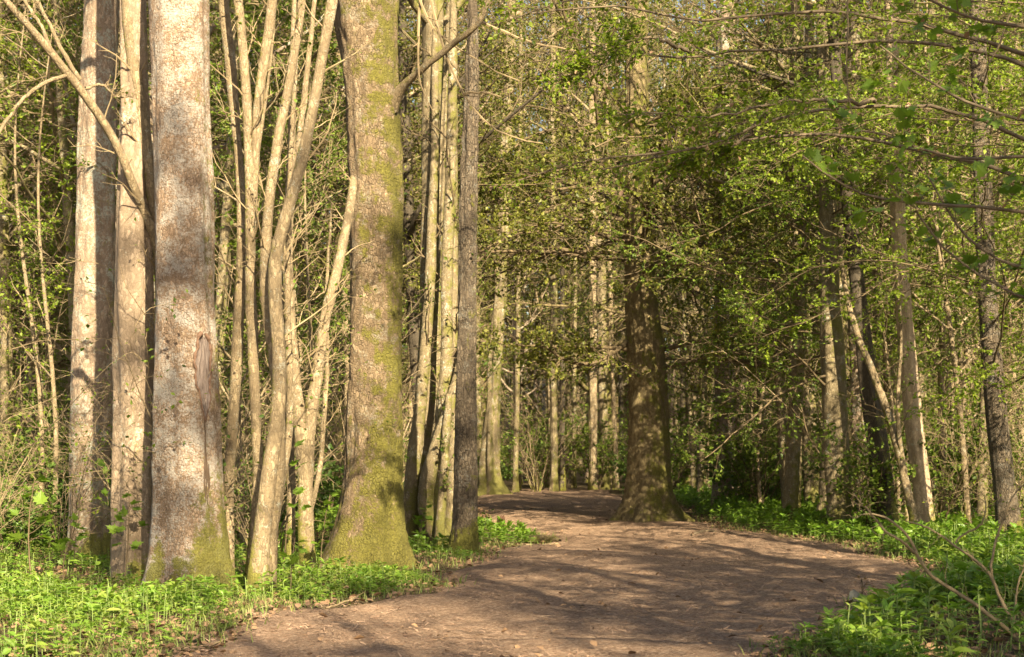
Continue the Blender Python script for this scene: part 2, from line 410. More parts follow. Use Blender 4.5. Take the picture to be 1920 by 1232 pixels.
def hero(name, label, prof, d, barkm, seed, top=16.0, crown=True, keep=.5, twigm=None, leafm=None, group=None, czmin=None, nl=12, lens=.26, side=1, **kw):
    rg = np.random.default_rng(seed)
    g, P, R, zb = trunk_geo(prof, d, rg, top, **kw)
    t = thing(name, label, 'tree', (P[0, 12, 0], d, zb), group)
    if crown:
        cz = czmin if czmin is not None else top*.55
        n0 = P.shape[1]; i = np.searchsorted(P[0, :, 2], cz)
        Pp, Rp = P[:, i:], R[:, i:]
        P1, R1 = grow(P[:, i:], R[:, i:], nl, (.03, .98), .95, lens*top/max(top-cz, 1), 9, rg, .3, .05, .12, .42, .012, taper=.4)
        V, F = tubes(P1, R1, 7); g.add(V, F)
    link('trunk', g, barkm, t)
    if crown:
        c = Geo()
        P2, R2 = grow(P1, R1, 8, (.2, 1), .85, .45, 6, rg, .5, 0, .16, .5, .006)
        V, F = tubes(P2, R2, 4); c.add(V, F, 0)
        P3, R3 = grow(P2, R2, 7, (.15, 1), .8, .5, 4, rg, .5, 0, .18, .55, .0035, lmin=.15)
        V, F = tubes(P3, R3, 3); c.add(V, F, 0)
        V, F = leaf_on(P3, 5, .08, LEAF_FAR, rg, keep=keep, tilt=.7); c.add(V, F, 1)
        link('crown', c, [twigm or TWIG_BROWN, leafm or L_BG], t, smooth=False)
    return t, P, R

def stems(t, specs, barkm, seed, part='stem', k=10, n=40, jit=.004):
    """specs: (list of (px,py,d), [radii in photo px]) -> one mesh per stem"""
    rg = np.random.default_rng(seed); out = []
    for pts, rr in specs:
        W = np.array([at(*p) for p in pts]); dm = np.mean([p[2] for p in pts])
        P, R = smooth_line(W, n, np.array(rr)/F_PX*dm, jit, rg)
        R = R*(1+.05*np.cumsum(rg.normal(0, .25, n))/np.sqrt(n)*3*np.hanning(n))
        kn = rg.integers(3, n-3, 3); R[kn] *= 1.10
        g = Geo(); V, F = tubes(P[None], R[None], k); g.add(V, F)
        link(part, g, barkm, t); out.append((P[None], R[None]))
    return out

def twigs_on(t, lst, rg, twigm, leafm, per=9, per2=4, leaf=.05, keep=.3, lf=.22, part='foliage', tpl=None, lmax=1.6, tr=(.25, 1), pl=4, flat=.2, droop=0., dead=0.0, up=0.0):
    c = Geo()
    for P, R in lst:
        P2, R2 = grow(P, R, per, tr, .75, lf, 7, rg, flat, up-droop, .17, .18, .0032, lmax=lmax)
        V, F = tubes(P2, R2, 4); c.add(V, F, 0)
        P3, R3 = grow(P2, R2, per2, (.2, 1), .75, .5, 5, rg, flat, -droop, .2, .6, .0026, lmin=.12)
        V, F = tubes(P3, R3, 3); c.add(V, F, 0)
        if keep > 0:
            V, F = leaf_on(P3, pl, leaf, tpl or LEAF_OVAL, rg, keep=keep, tilt=.45); c.add(V, F, 1)
            V, F = leaf_on(P2, pl, leaf, tpl or LEAF_OVAL, rg, keep=keep, tilt=.45, tr=(.4, 1)); c.add(V, F, 1)
        if dead > 0:
            V, F = leaf_on(P3, 3, .055, LEAF_OVAL, rg, keep=dead, tilt=1.2, droop=.8); c.add(V, F, 2)
    return link(part, c, [twigm, leafm, L_DEAD], t, smooth=False)
#@@SCENE
# ================================================================== SETTING
PL = np.array([(-14, -2.7), (11.78, -2.47), (15, -2.3), (15.7, -2.05), (17.1, -.85), (18.2, -.75), (20, -1.05), (21.4, -.42), (24.3, -.45), (26.6, .55), (29, .6), (33.3, -.6), (41, -.95), (53, -1.2), (60, -.9), (70, -1.5)])
PR = np.array([(-14, 2.2), (11.8, 2.0), (13.2, 2.65), (16.07, 3.8), (18.4, 5.1), (22, 5.5), (25.7, 5.4), (30, 4.2), (36, 4.3), (45, 4.4), (56, 3.9), (70, 3.5)])
def path_l(Y): return np.interp(Y, PL[:, 0], PL[:, 1])
def path_r(Y): return np.interp(Y, PR[:, 0], PR[:, 1])
def path_in(X, Y, m=0.0):
    """signed: >0 inside the path by that many metres"""
    return np.where(Y < 66, np.minimum(X-path_l(Y), path_r(Y)-X)-m, -9.0)

def grid_mesh(xs, ys, hf):
    X, Y = np.meshgrid(xs, ys); V = np.stack([X, Y, hf(X, Y)], -1).reshape(-1, 3)
    idx = np.arange(X.size).reshape(X.shape)
    F = np.stack([idx[:-1, :-1], idx[:-1, 1:], idx[1:, 1:], idx[1:, :-1]], -1).reshape(-1, 4)
    g = Geo(); g.add(V, F); return g

def soil_mat(name, cols, fine=60, bump=.6, streak=None):
    m, nt, N, L = newmat(name)
    out = N.new('ShaderNodeOutputMaterial'); b = N.new('ShaderNodeBsdfPrincipled'); L.new(b.outputs[0], out.inputs[0])
    tc = N.new('ShaderNodeTexCoord'); o = tc.outputs['Object']
    n1 = noise(N, L, o, .9, 8, .65); n2 = noise(N, L, o, 9, 8, .75); n3 = noise(N, L, o, fine, 6, .8)
    vo = N.new('ShaderNodeTexVoronoi'); vo.inputs['Scale'].default_value = 38; vo.inputs['Randomness'].default_value = 1
    L.new(mapping(N, L, o, (1, 2.2, 1)), vo.inputs['Vector'])
    c = mixc(N, L, ramp(N, L, n1, [(.35, 0), (.65, 1)]), cols[0], cols[1])
    c = mixc(N, L, ramp(N, L, n2, [(.40, 0), (.62, 1)]), c, cols[2])
    c = mixc(N, L, mathn(N, L, 'MULTIPLY', ramp(N, L, n3, [(.50, 0), (.66, 1)]), .7), c, cols[3])
    cv = N.new('ShaderNodeSeparateColor'); L.new(vo.outputs['Color'], cv.inputs[0])
    c = mixc(N, L, mathn(N, L, 'MULTIPLY', ramp(N, L, cv.outputs[0], [(.80, 0), (.82, 1)]), .55), c, cols[3])
    c = mixc(N, L, mathn(N, L, 'MULTIPLY', ramp(N, L, cv.outputs[1], [(.72, 0), (.74, 1)]), .5), c, tuple(x*.35 for x in cols[0]))
    L.new(c, b.inputs['Base Color']); b.inputs['Roughness'].default_value = .95; b.inputs['Specular IOR Level'].default_value = .12
    h = mathn(N, L, 'ADD', mathn(N, L, 'MULTIPLY', n2, .9), mathn(N, L, 'MULTIPLY', n3, .5))
    h = mathn(N, L, 'ADD', h, mathn(N, L, 'MULTIPLY', vo.outputs['Distance'], .5))
    bp = N.new('ShaderNodeBump'); bp.inputs['Strength'].default_value = bump; bp.inputs['Distance'].default_value = .05
    L.new(h, bp.inputs['Height']); L.new(bp.outputs[0], b.inputs['Normal'])
    return m

M_SOIL = soil_mat('forest_floor', [(.085, .06, .032), (.06, .065, .022), (.12, .08, .042), (.20, .135, .08)])
M_PATH = soil_mat('path_soil', [(.30, .185, .115), (.16, .10, .065), (.345, .22, .14), (.54, .39, .27)], fine=75, bump=1.0)

def hg(X, Y):
    return ground_h(X, Y)-0.06*np.clip(path_in(X, Y)/.25, 0, 1)
ys = np.concatenate([np.arange(-40, 8, 2.0), np.arange(8, 40, .2), np.arange(40, 80, .6), np.arange(80, 200, 4)])
xs = np.concatenate([np.arange(-112, -24, 4.0), np.arange(-24, 24, .24), np.arange(24, 113, 4.0)])
go = link('ground', grid_mesh(xs, ys, hg), M_SOIL); tag(go, 'brown leaf strewn woodland floor under the trees', kind='structure', cat='ground')

# path: own sheet, ragged edges, finely rumpled
ys = np.concatenate([np.arange(-14, 9, .5), np.arange(9, 30, .05), np.arange(30, 68, .2)])
nu = 90; u = np.linspace(0, 1, nu)
er = np.random.default_rng(5)
def ragged(Y, a):
    r = np.zeros_like(Y)
    for k in range(14): r += er.normal()*np.sin(Y*(1.2+1.4*k)+er.random()*6)/(1+.45*k)
    return r*a
El = path_l(ys)+ragged(ys, .12); Er = path_r(ys)+ragged(ys, .12)
X = El[:, None]+(Er-El)[:, None]*u; Yg = np.repeat(ys[:, None], nu, 1)
nz = np.zeros_like(X)
for k in range(60):
    a = er.random()*6.28; f = 1.2*1.065**k*2; nz += er.normal()/(1+.16*k)*np.sin((X*math.cos(a)+Yg*math.sin(a)*1.3)*f+er.random()*6.28)
nz *= .0075
edge = np.minimum(u, 1-u)[None]*(Er-El)[:, None]
Z = ground_h(X, Yg)-0.075*np.exp(-edge/.09)+.012+nz*np.clip(edge/.3, 0, 1)
V = np.stack([X, Yg, Z], -1).reshape(-1, 3); idx = np.arange(X.size).reshape(X.shape)
g = Geo(); g.add(V, np.stack([idx[:-1, :-1], idx[:-1, 1:], idx[1:, 1:], idx[1:, :-1]], -1).reshape(-1, 4))
tag(link('path', g, M_PATH), 'wide reddish brown earth path through the wood', 'path', kind='structure')

def blob(X, Y, f, ph):
    return np.sin(X*f+ph)*np.sin(Y*f*.8+ph*1.7)+.6*np.sin(X*f*2.3+Y*f*1.1+ph)+.4*np.sin(X*f*4.1-Y*f*3.7)
# ------------------------------------------------------------------ litter, chips, grass, ground cover (uncountable)
def scatter(n, y0, y1, rg, side=1.0, pw=1.0):
    Y = y0+(y1-y0)*rg.random(n)**pw
    X = (rg.random(n)*2-1)*(.335*Y+side)
    return X, Y
def slivers(X, Y, rg, l0, l1, w, lift=.012, tilt=.25):
    n = len(X); a = rg.random(n)*6.28; Ln = l0+(l1-l0)*rg.random(n)**2
    d = np.stack([np.cos(a), np.sin(a), rg.normal(0, tilt, n)], 1)
    up = np.array([0, 0, 1.])+rg.normal(0, .5, (n, 3))
    tpl = (np.array([[-w, 0, 0], [w, 0, 0], [w*.7, .5, .03], [w*.4, 1, 0], [-w*.4, 1, 0], [-w*.7, .5, .03]], float), np.array([[0, 1, 2], [0, 2, 5], [5, 2, 3], [5, 3, 4]]))
    return leaves(np.stack([X, Y, ground_h(X, Y)+lift], 1), d, up, Ln, tpl)
rg = np.random.default_rng(21)
X, Y = scatter(90000, 10, 40, rg, .5, 1.3); k = path_in(X, Y) > -.1
g = Geo(); V, F = slivers(X[k], Y[k], rg, .012, .085, .06, .014); g.add(V, F)
M_CHIP = plainmat('wood_chip', (.40, .27, .18), (.15, .085, .055), 30, .2, island=True)
tag(link('wood_chips', g, M_CHIP, smooth=False), 'small pale wood chips and twig bits strewn over the path', 'wood chips', kind='stuff')

X, Y = scatter(42000, 10, 48, rg, 2, 1.2); k = (path_in(X, Y) < .25) | (rg.random(len(X)) < np.clip(.03+.10*np.sin(X*1.9+Y*.6)*np.sin(Y*1.1-X*.5), .012, .2))
X, Y = X[k], Y[k]; n = len(X); a = rg.random(n)*6.28
V, F = leaves(np.stack([X, Y, ground_h(X, Y)+.015+.03*rg.random(n)], 1), np.stack([np.cos(a), np.sin(a), rg.normal(0, .3, n)], 1), np.array([0, 0, 1.])+rg.normal(0, .45, (n, 3)), .04+.06*rg.random(n), LEAF_OVAL)
g = Geo(); g.add(V, F)
tag(link('leaf_litter', g, L_LITTER, smooth=False), 'dead brown leaves lying on the woodland floor', 'leaf litter', kind='stuff')

# grass blades along the path edges
X, Y = scatter(150000, 10.2, 40, rg, 1, 1.2); pi = path_in(X, Y)
pr = np.exp(-((pi+.18)/.30)**2)*(.45+.55*np.sin(X*2.2+Y*1.7)*np.sin(Y*.9)) + .16*(pi < 0)*(1+.8*blob(X, Y, 1.4, 5))
k = rg.random(len(X)) < pr; X, Y = X[k], Y[k]; n = len(X)
a = rg.random(n)*6.28; Ln = .05+.11*rg.random(n)
d = np.stack([np.cos(a)*.5, np.sin(a)*.5, np.ones(n)], 1)
tpl = (np.array([[-.045, 0, 0], [.045, 0, 0], [.03, .55, .04], [0, 1, .22], [-.03, .55, .04]], float), np.array([[0, 1, 2], [0, 2, 4], [4, 2, 3]]))
V, F = leaves(np.stack([X, Y, ground_h(X, Y)-.005], 1), d, np.stack([np.cos(a), np.sin(a), np.zeros(n)], 1), Ln, tpl)
g = Geo(); g.add(V, F)
L_GRASS = leafmat('grass_blade', (.11, .17, .03), (.25, .25, .08), .3, .5, .3)
tag(link('grass', g, L_GRASS, smooth=False), 'short green grass along the edges of the path', 'grass', kind='stuff')

def plant_tpl(rg, H, nl, size, tpl):
    """one leafy herb: bent stem with leaf pairs getting denser to the top"""
    P = np.zeros((1, 5, 3)); dx, dy = rg.normal(0, .12, 2)
    for j in range(5): P[0, j] = (dx*H*(j/4)**1.5, dy*H*(j/4)**1.5, H*j/4)
    V1, F1 = tubes(P, np.full((1, 5), .0035), 3)
    t = 1-.75*rg.random(nl)**1.6; a = np.arange(nl)*2.4+rg.random(nl)
    pos = np.stack([dx*H*t**1.5, dy*H*t**1.5, H*t], 1)
    el = .15+.9*np.clip((t-.75)/.25, 0, 1)*rg.random(nl)
    d = np.stack([np.cos(a)*np.cos(el), np.sin(a)*np.cos(el), np.sin(el)], 1)
    sz = size*(.6+.6*rg.random(nl))
    V2, F2 = leaves(pos, d, np.array([0, 0, 1.])+rg.normal(0, .25, (nl, 3)), sz, tpl)
    return V1, F1, V2, F2
def scatter_plants(name, X, Y, S, rg, variants, mats, label):
    g = Geo(); n = len(X); which = rg.integers(0, len(variants), n)
    for w, (V1, F1, V2, F2) in enumerate(variants):
        k = which == w; m = k.sum()
        if not m: continue
        a = rg.random(m)*6.28; c, s = np.cos(a), np.sin(a)
        sx = S[k]*(.85+.3*rg.random(m))
        for V, F, mi in ((V1, F1, 1), (V2, F2, 0)):
            W = np.empty((m, len(V), 3))
            W[..., 0] = (V[None, :, 0]*c[:, None]-V[None, :, 1]*s[:, None])*sx[:, None]+X[k][:, None]
            W[..., 1] = (V[None, :, 0]*s[:, None]+V[None, :, 1]*c[:, None])*sx[:, None]+Y[k][:, None]
            W[..., 2] = V[None, :, 2]*S[k][:, None]+ground_h(X[k], Y[k])[:, None]-.01
            FF = F[None]+(np.arange(m)*len(V))[:, None, None]
            g.add(W.reshape(-1, 3), FF.reshape(-1, F.shape[1]), 2 if (mi == 0 and len(mats) > 2 and w % 3 == 2) else mi)
    o = link(name, g, mats, smooth=False)
    return tag(o, label, 'ground cover', kind='stuff')
M_STEM = plainmat('herb_stem', (.20, .26, .08), (.14, .19, .05), 9, .1)
FEET = [(at(x, 900, d)[0], d, w/F_PX*d*.5) for x, d, w in ((165, 22, 86), (252, 18.5, 90), (353, 17.5, 165), (687, 21.2, 180), (868, 23.7, 70), (485, 17.3, 60))]
rg = np.random.default_rng(33)
var = [plant_tpl(rg, .12+.09*rg.random(), 13, .085, LEAF_LANCE) for _ in range(6)]+[plant_tpl(rg, .07+.05*rg.random(), 7, .075, LEAF_OVAL) for _ in range(2)]+[plant_tpl(rg, .26, 3, .05, LEAF_LANCE)]
varf = [plant_tpl(rg, .22+.10*rg.random(), 12, .11, LEAF_FAR) for _ in range(4)]
X, Y = scatter(30000, 10.3, 25, rg, 1.2, .9); pi = path_in(X, Y); px = CX+X/Y*F_PX; py = HY+1500*3/Y
pr = np.clip(.50+.35*blob(X, Y, 1.1, .7), .08, 1)
left = X < 1
pr = np.where(left & (Y < 17.9), np.clip(.74+.50*blob(X, Y, 1.9, 2), .12, 1), pr)
pr = np.where(~left & (Y < 21), np.clip(.80+.45*blob(X, Y, 1.8, 1), .15, 1), pr)
pr = np.where(~left & (Y < 13.9) & (X > 2.75+.2*np.sin(Y*5)), .09, pr)          # bare leaf litter on the near right bank
pr = np.where(left & (Y < 12.9), pr*.35, pr)
marg = .10+.13*np.sin(Y*3.1)+.12*np.sin(Y*7.3+1)+.10*np.sin(Y*17+X*3)
k = (pi < -marg) & (rg.random(len(X)) < pr)
S = np.clip(.45+.9*np.clip(-pi/.8, 0, 1), .4, 1.15)*(.55+.75*rg.random(len(X)))*(1+.3*blob(X, Y, 2.3, 4)/1.5)
S = np.where(X > 1, S*1.2, S*.74)
for fx, fy, fr in FEET:
    dd = np.hypot(X-fx, Y-fy)/fr; k &= dd > 1.25; S = np.where((dd < 3.5) & (Y < fy+.1), S*np.clip(dd/3.5, .4, 1), S)
S = S[k]
scatter_plants('ground_cover', X[k], Y[k], S, rg, var, [L_MERC, M_STEM, L_MERC2], 'bright green leafy herbs carpeting the verges beside the path')
X, Y = scatter(26000, 24, 62, rg, 3, 1.0); pi = path_in(X, Y)
pr = np.clip(.35+.45*blob(X, Y, .7, .3), .05, .9)
pr = np.where((X > 0) & (pi > -3) & (Y < 50), .9, pr)
k = (pi < -.15) & (rg.random(len(X)) < pr)
S = np.clip(.5+.5*np.clip(-pi[k]/.8, 0, 1), .4, 1.2)*(.8+.6*rg.random(k.sum()))
scatter_plants('undergrowth', X[k], Y[k], S, rg, varf, [L_MERC, M_STEM], 'low green undergrowth between the trees farther up the path')

# ================================================================== HERO TREES
# left front trunks
TA, PA, RA = hero('tree', 'pale trunk with grey green lichen patches, farthest left of the big trunks', [(1055, 122, 208), (1000, 128, 206), (900, 130, 204), (800, 131, 206), (650, 134, 211), (500, 142, 214), (300, 148, 218), (100, 154, 220), (0, 158, 222)], 22, B_PINK, 1, top=17, relief=0.012, flare=.12)
TB, PB, RB = hero('tree', 'smooth tan trunk squeezed between the lichen trunk and the scarred trunk', [(1094, 208, 297), (1000, 214, 292), (850, 214, 290), (700, 214, 288), (500, 216, 287), (300, 224, 284), (150, 226, 278), (0, 226, 274)], 18.5, B_SMOOTH, 2, top=16, relief=0.006, flare=.1, nl=7)
TC, PC, RC = hero('tree', 'thick whitish trunk with a torn bark scar, rising from the bright herbs', [(1108, 268, 438), (1085, 276, 430), (1050, 283, 424), (980, 287, 419), (900, 288, 413), (800, 288, 409), (700, 288, 404), (550, 288, 399), (350, 288, 397), (150, 287, 393), (0, 286, 391)], 17.5, B_LICHEN, 3, top=18, relief=0.01, flare=.16, lump=.02)
SC = dict(SURF)
TG, PG, RG = hero('tree', 'thick moss covered trunk with a flared base at the left edge of the path', [(1066, 594, 780), (1045, 602, 766), (1000, 622, 758), (940, 640, 753), (850, 651, 752), (700, 657, 753), (500, 660, 755), (350, 656, 752), (200, 648, 748), (100, 638, 747), (50, 628, 747), (0, 618, 748)], 21.2, B_MOSSY, 4, top=17, relief=0.016, flare=.16, lump=.03)
TJ, PJ, RJ = hero('tree', 'slim straight grey trunk with a mossy foot, right of the thick mossy trunk', [(1045, 839.0, 901.0), (1020, 844.3, 896.7), (980, 848.8, 895.2), (900, 852.4, 893.6), (700, 856.0, 893.0), (500, 859.8, 894.2), (350, 863.7, 896.3), (200, 868.5, 898.5), (100, 874.8, 897.2), (0, 878.3, 894.7)], 23.6, B_GREY, 5, top=15, relief=0.014, flare=.12, lump=.035, nl=8)
TL, PL_, RL = hero('tree', 'broad dark beech with buttressed roots standing in the path itself', [(980, 1156, 1284), (968, 1160, 1278), (950, 1166, 1268), (920, 1173, 1260), (880, 1177, 1255), (800, 1179, 1252), (720, 1179, 1249), (640, 1176, 1243), (560, 1172, 1230), (400, 1172, 1222), (200, 1172, 1216), (0, 1174, 1212)], 35.5, B_BEECH, 6, top=20, relief=0.03, crown=False, flare=.42, flare_h=.38, lobes=6, lump=.014)
# beech crown: wide, low, layered limbs
rg = np.random.default_rng(66)
i = np.searchsorted(PL_[0, :, 2], 5.4)
P1, R1 = grow(PL_[:, i:], RL[:, i:], 46, (.0, .97), 1.35, .50, 12, rg, .6, -.022, .11, .15, .016, lmax=8.5, lmin=3, taper=.3)
gl = [smooth_line([at(*p) for p in pts], 12) for pts in (
    [(1185, 655, 35.5), (1090, 648, 35), (1020, 652, 34.5), (900, 640, 34)], [(1245, 655, 35.5), (1350, 628, 35), (1450, 612, 34.5), (1555, 600, 34)],
    [(1245, 690, 35.5), (1340, 668, 34.6), (1450, 685, 34), (1560, 705, 33.5)], [(1180, 640, 35.5), (1110, 690, 34.5), (1050, 680, 34), (1000, 625, 33.5)])]
P1 = np.concatenate([P1, np.array(gl)]); R1 = np.concatenate([R1, np.linspace(.055, .018, 12)[None].repeat(4, 0)])
g = Geo(); V, F = tubes(P1, R1, 7); g.add(V, F); link('limb', g, TWIG_BROWN, TL)
c = Geo()
P2, R2 = grow(P1, R1, 15, (.12, 1), .85, .36, 7, rg, .7, -.02, .16, .4, .005)
V, F = tubes(P2, R2, 4); c.add(V, F, 0)
P3, R3 = grow(P2, R2, 9, (.15, 1), .8, .5, 5, rg, .6, -.02, .18, .55, .004, lmin=.25)
V, F = tubes(P3, R3, 3); c.add(V, F, 0)
V, F = leaf_on(P3, 11, .09, LEAF_FAR, rg, keep=.8, tilt=.8); c.add(V, F, 1)
link('crown', c, [TWIG_BROWN, L_BG], TL, smooth=False)

# scar on the whitish trunk: bare grey wood, torn lips of bark, crack below
def surf(P, R, z, ang, off):
    x = np.interp(z, P[0, :, 2], P[0, :, 0]); y = np.interp(z, P[0, :, 2], P[0, :, 1]); k = int(np.clip(np.searchsorted(SC['zz'], z), 0, len(SC['zz'])-1)); r = SC['rad'][k, int(round((ang % (2*math.pi))/(2*math.pi)*SC['rad'].shape[1])) % SC['rad'].shape[1]]+off
    return np.array([x+r*math.cos(ang), y+r*math.sin(ang), z])
def zpx(y, d): return EYE+(HY-y)/F_PX*d
g = Geo(); n = 30; a0 = -math.pi/2+.80
rows = []
for j in range(n):
    t = j/(n-1); z = zpx(785-150*t, 17.5); w = .62*max(t, .001)**.9*max(1-t, .001)**.42+.008
    rows.append([surf(PC, RC, z, a0+w*s+.03*math.sin(t*9), .010-.004*(1-abs(s))+.006*math.sin(s*26+t*3)) for s in np.linspace(-1, 1, 13)])
V = np.array(rows).reshape(-1, 3); idx = np.arange(n*13).reshape(n, 13)
g.add(V, np.stack([idx[:-1, :-1], idx[:-1, 1:], idx[1:, 1:], idx[1:, :-1]], -1).reshape(-1, 4))
M_WOOD = plainmat('bare_wood', (.055, .035, .027), (.30, .235, .20), 16, 1.0, stretch=(7, 7, .35))
scar = link('bark_scar', g, M_WOOD, TC); scar['label'] = 'torn bark scar showing grey bare wood'
g = Geo()
for s in (-1, 1):
    pts = []
    for j in range(n):
        t = j/(n-1); z = zpx(790-162*t, 17.5); w = (.62*max(t, .001)**.9*max(1-t, .001)**.42+.015)*(1+.10*math.sin(t*23+s*2)+.06*math.sin(t*51))
        pts.append(surf(PC, RC, z, a0+w*s+.03*math.sin(t*9), .010))
    V, F = tubes(np.array(pts)[None], (.006+.022*np.abs(np.sin(np.arange(n)*.9+s*2))*np.linspace(.1, 1, n)**1.2)[None], 6); g.add(V, F)
M_LIP = plainmat('torn_bark', (.20, .115, .075), (.10, .06, .04), 30, 1.0)
link('torn_bark', g, M_LIP, TC)
g = Geo()
for q, (ya, yb, da) in enumerate([(780, 945, .0), (860, 940, -.07), (850, 930, .06), (870, 915, .12)]):
    pts = [surf(PC, RC, zpx(ya+(yb-ya)*t, 17.5), a0-.02+da+.015*math.sin(t*7+q), .002) for t in np.linspace(0, 1, 16)]
    V, F = tubes(np.array(pts)[None], (.011*np.sin(np.linspace(.25, 2.9, 16)))[None], 5); g.add(V, F)
link('bark_crack', g, plainmat('crack_wood', (.06, .04, .025), (.09, .06, .04), 20, .2), TC)

# stub branch on the thick mossy trunk, long bare limb reaching right over the grey trunk
rg = np.random.default_rng(77)
P, R = smooth_line([at(*p) for p in [(735, 205, 21.1), (752, 165, 20.9), (800, 120, 20.6), (850, 80, 20.4), (905, 42, 20.1), (925, -20, 20), (970, -120, 20)]], 30, np.array([13, 7.5, 6.5, 5.8, 5, 4.5, 3])/F_PX*21, .006, rg)
g = Geo(); V, F = tubes(P[None], R[None], 10); g.add(V, F); link('limb', g, B_HAZEL, TG)
hang = []
for pts in ([(905, 42, 20.68), (940, 60, 20.65), (1010, 85, 20.61), (1080, 95, 20.57)], [(800, -40, 20.55), (815, 45, 20.55), (835, 110, 20.54), (868, 185, 20.53), (905, 243, 20.51), (950, 262, 20.51), (1018, 269, 20.50)],
            [(770, -60, 20.55), (790, 20, 20.55), (815, 70, 20.55), (880, 105, 20.53), (930, 140, 20.51), (975, 152, 20.50)],
            [(790, -30, 20.61), (783, 80, 20.60), (785, 165, 20.60), (812, 208, 20.59)], [(868, 178, 20.53), (905, 172, 20.51), (940, 181, 20.50)]):
    hang.append(smooth_line([at(*p) for p in pts], 14, np.array([3.4, 2.6, 1.9, 1.0])/F_PX*19, .006, rg))
for P, R in hang:
    c = Geo(); V, F = tubes(P[None], R[None], 5); c.add(V, F, 0)
    P2, R2 = grow(P[None], R[None], 7, (.2, 1), .8, .13, 4, rg, .2, 0, .15, .6, .003); V, F = tubes(P2, R2, 3); c.add(V, F, 0)
    link('hanging_twig', c, [TWIG_PALE], TG, smooth=False)

# coppiced hazel clump in front: pale stems
H1 = thing('hazel_clump', 'clump of pale smooth stems between the scarred trunk and the thick mossy trunk', 'shrub', at(482, 1110, 17.3))
s1 = stems(H1, [
    ([(482, 1125, 17.2), (484, 1080, 17.2), (490, 1000, 17.2), (503, 900, 17.25), (518, 800, 17.3), (530, 730, 17.3), (522, 620, 17.35), (512, 470, 17.4), (540, 405, 17.4), (568, 300, 17.4), (590, 200, 17.4), (600, 120, 17.4), (618, 40, 17.4), (632, -60, 17.4), (650, -300, 17.5)], [23.8, 16.8, 15.2, 14.4, 13.6, 13.6, 12.0, 11.2, 10.4, 10.4, 9.6, 8.8, 6.4]),
    ([(505, 1100, 17.45), (512, 960, 17.5), (528, 860, 17.5), (520, 740, 17.55), (505, 640, 17.6), (494, 540, 17.6), (502, 420, 17.65), (515, 300, 17.7), (535, 200, 17.7), (552, 120, 17.7), (568, 20, 17.7), (580, -150, 17.7)], [14.2, 11.2, 11.2, 10.4, 11.2, 11.2, 9.6, 9.6, 8.8, 8.0, 7.2, 4.8]),
    ([(470, 1090, 17.8), (485, 960, 17.9), (482, 850, 17.9), (476, 740, 17.9), (470, 620, 18), (467, 480, 18), (466, 330, 18), (462, 180, 18), (452, 60, 18), (440, -40, 18), (420, -240, 18)], [13.3, 10.4, 10.0, 10.4, 10.4, 9.6, 9.6, 9.6, 8.8, 8.0, 4.8]),
    ([(428, 1080, 18.2), (428, 960, 18.3), (432, 860, 18.3), (443, 740, 18.3), (445, 600, 18.3), (455, 490, 18.2), (452, 330, 18.4), (438, 180, 18.5), (425, 60, 18.5), (416, -60, 18.5), (405, -260, 18.5)], [13.3, 10.4, 10.4, 11.2, 10.4, 9.6, 8.0, 11.2, 10.4, 8.8, 5.6]),
    ([(500, 1080, 17.9), (520, 940, 18), (548, 800, 18.1), (540, 640, 18.1), (536, 480, 18.1), (545, 300, 18.2), (560, 100, 18.2), (562, -100, 18.2)], [8.5, 7.2, 6.8, 6.4, 5.6, 4.8, 4.0, 3.2]),
    ([(470, 430, 18), (480, 290, 18), (490, 160, 18), (505, 80, 18), (512, 0, 18), (530, -150, 18)], [9.5, 8.0, 8.8, 9.6, 8.8, 6.4]),
], B_HAZEL, 7)
rg = np.random.default_rng(78)
twigs_on(H1, s1, rg, TWIG_PALE, L_MAPLE, per=10, per2=5, leaf=.05, keep=.18, lf=.15, tr=(.3, 1), lmax=1.4, up=.03)
H2 = thing('hazel_clump', 'forked stem clump with two slim trunks close left of the thick mossy trunk', 'shrub', at(576, 1045, 20))
s2 = stems(H2, [
    ([(577, 1055, 20), (575, 960, 20), (572, 860, 20), (560, 760, 20), (548, 680, 20), (545, 560, 20.1), (540, 440, 20.2), (548, 250, 20.2), (552, 0, 20.3), (560, -200, 20.4)], [17, 14, 13, 11, 10, 8, 7, 6, 5, 4]),
    ([(574, 930, 20), (576, 840, 20), (590, 730, 20), (600, 640, 20), (616, 560, 20.1), (640, 490, 20.4), (660, 380, 20.6), (672, 250, 21.9)], [12, 12, 11, 10, 9, 9, 7, 5]),
    ([(545, 1040, 20.4), (548, 900, 20.4), (540, 760, 20.5), (528, 640, 20.6), (540, 400, 20.6), (575, 150, 20.6), (600, -100, 20.6)], [9, 8, 8, 7, 6, 5, 3]),
    ([(560, 1035, 20.8), (600, 900, 20.8), (605, 780, 20.8), (612, 690, 20.8), (606, 560, 20.8), (622, 380, 20.8)], [6, 5, 4.5, 4, 3, 2]),
], B_HAZEL, 8)
twigs_on(H2, s2, rg, TWIG_PALE, L_MAPLE, per=11, per2=4, leaf=.05, keep=.12, lf=.13, tr=(.2, 1), lmax=1.3)
H3 = thing('bent_sapling', 'pale bent sapling arching from behind the scarred trunk to the upper left', 'sapling', at(300, 1085, 18.6))
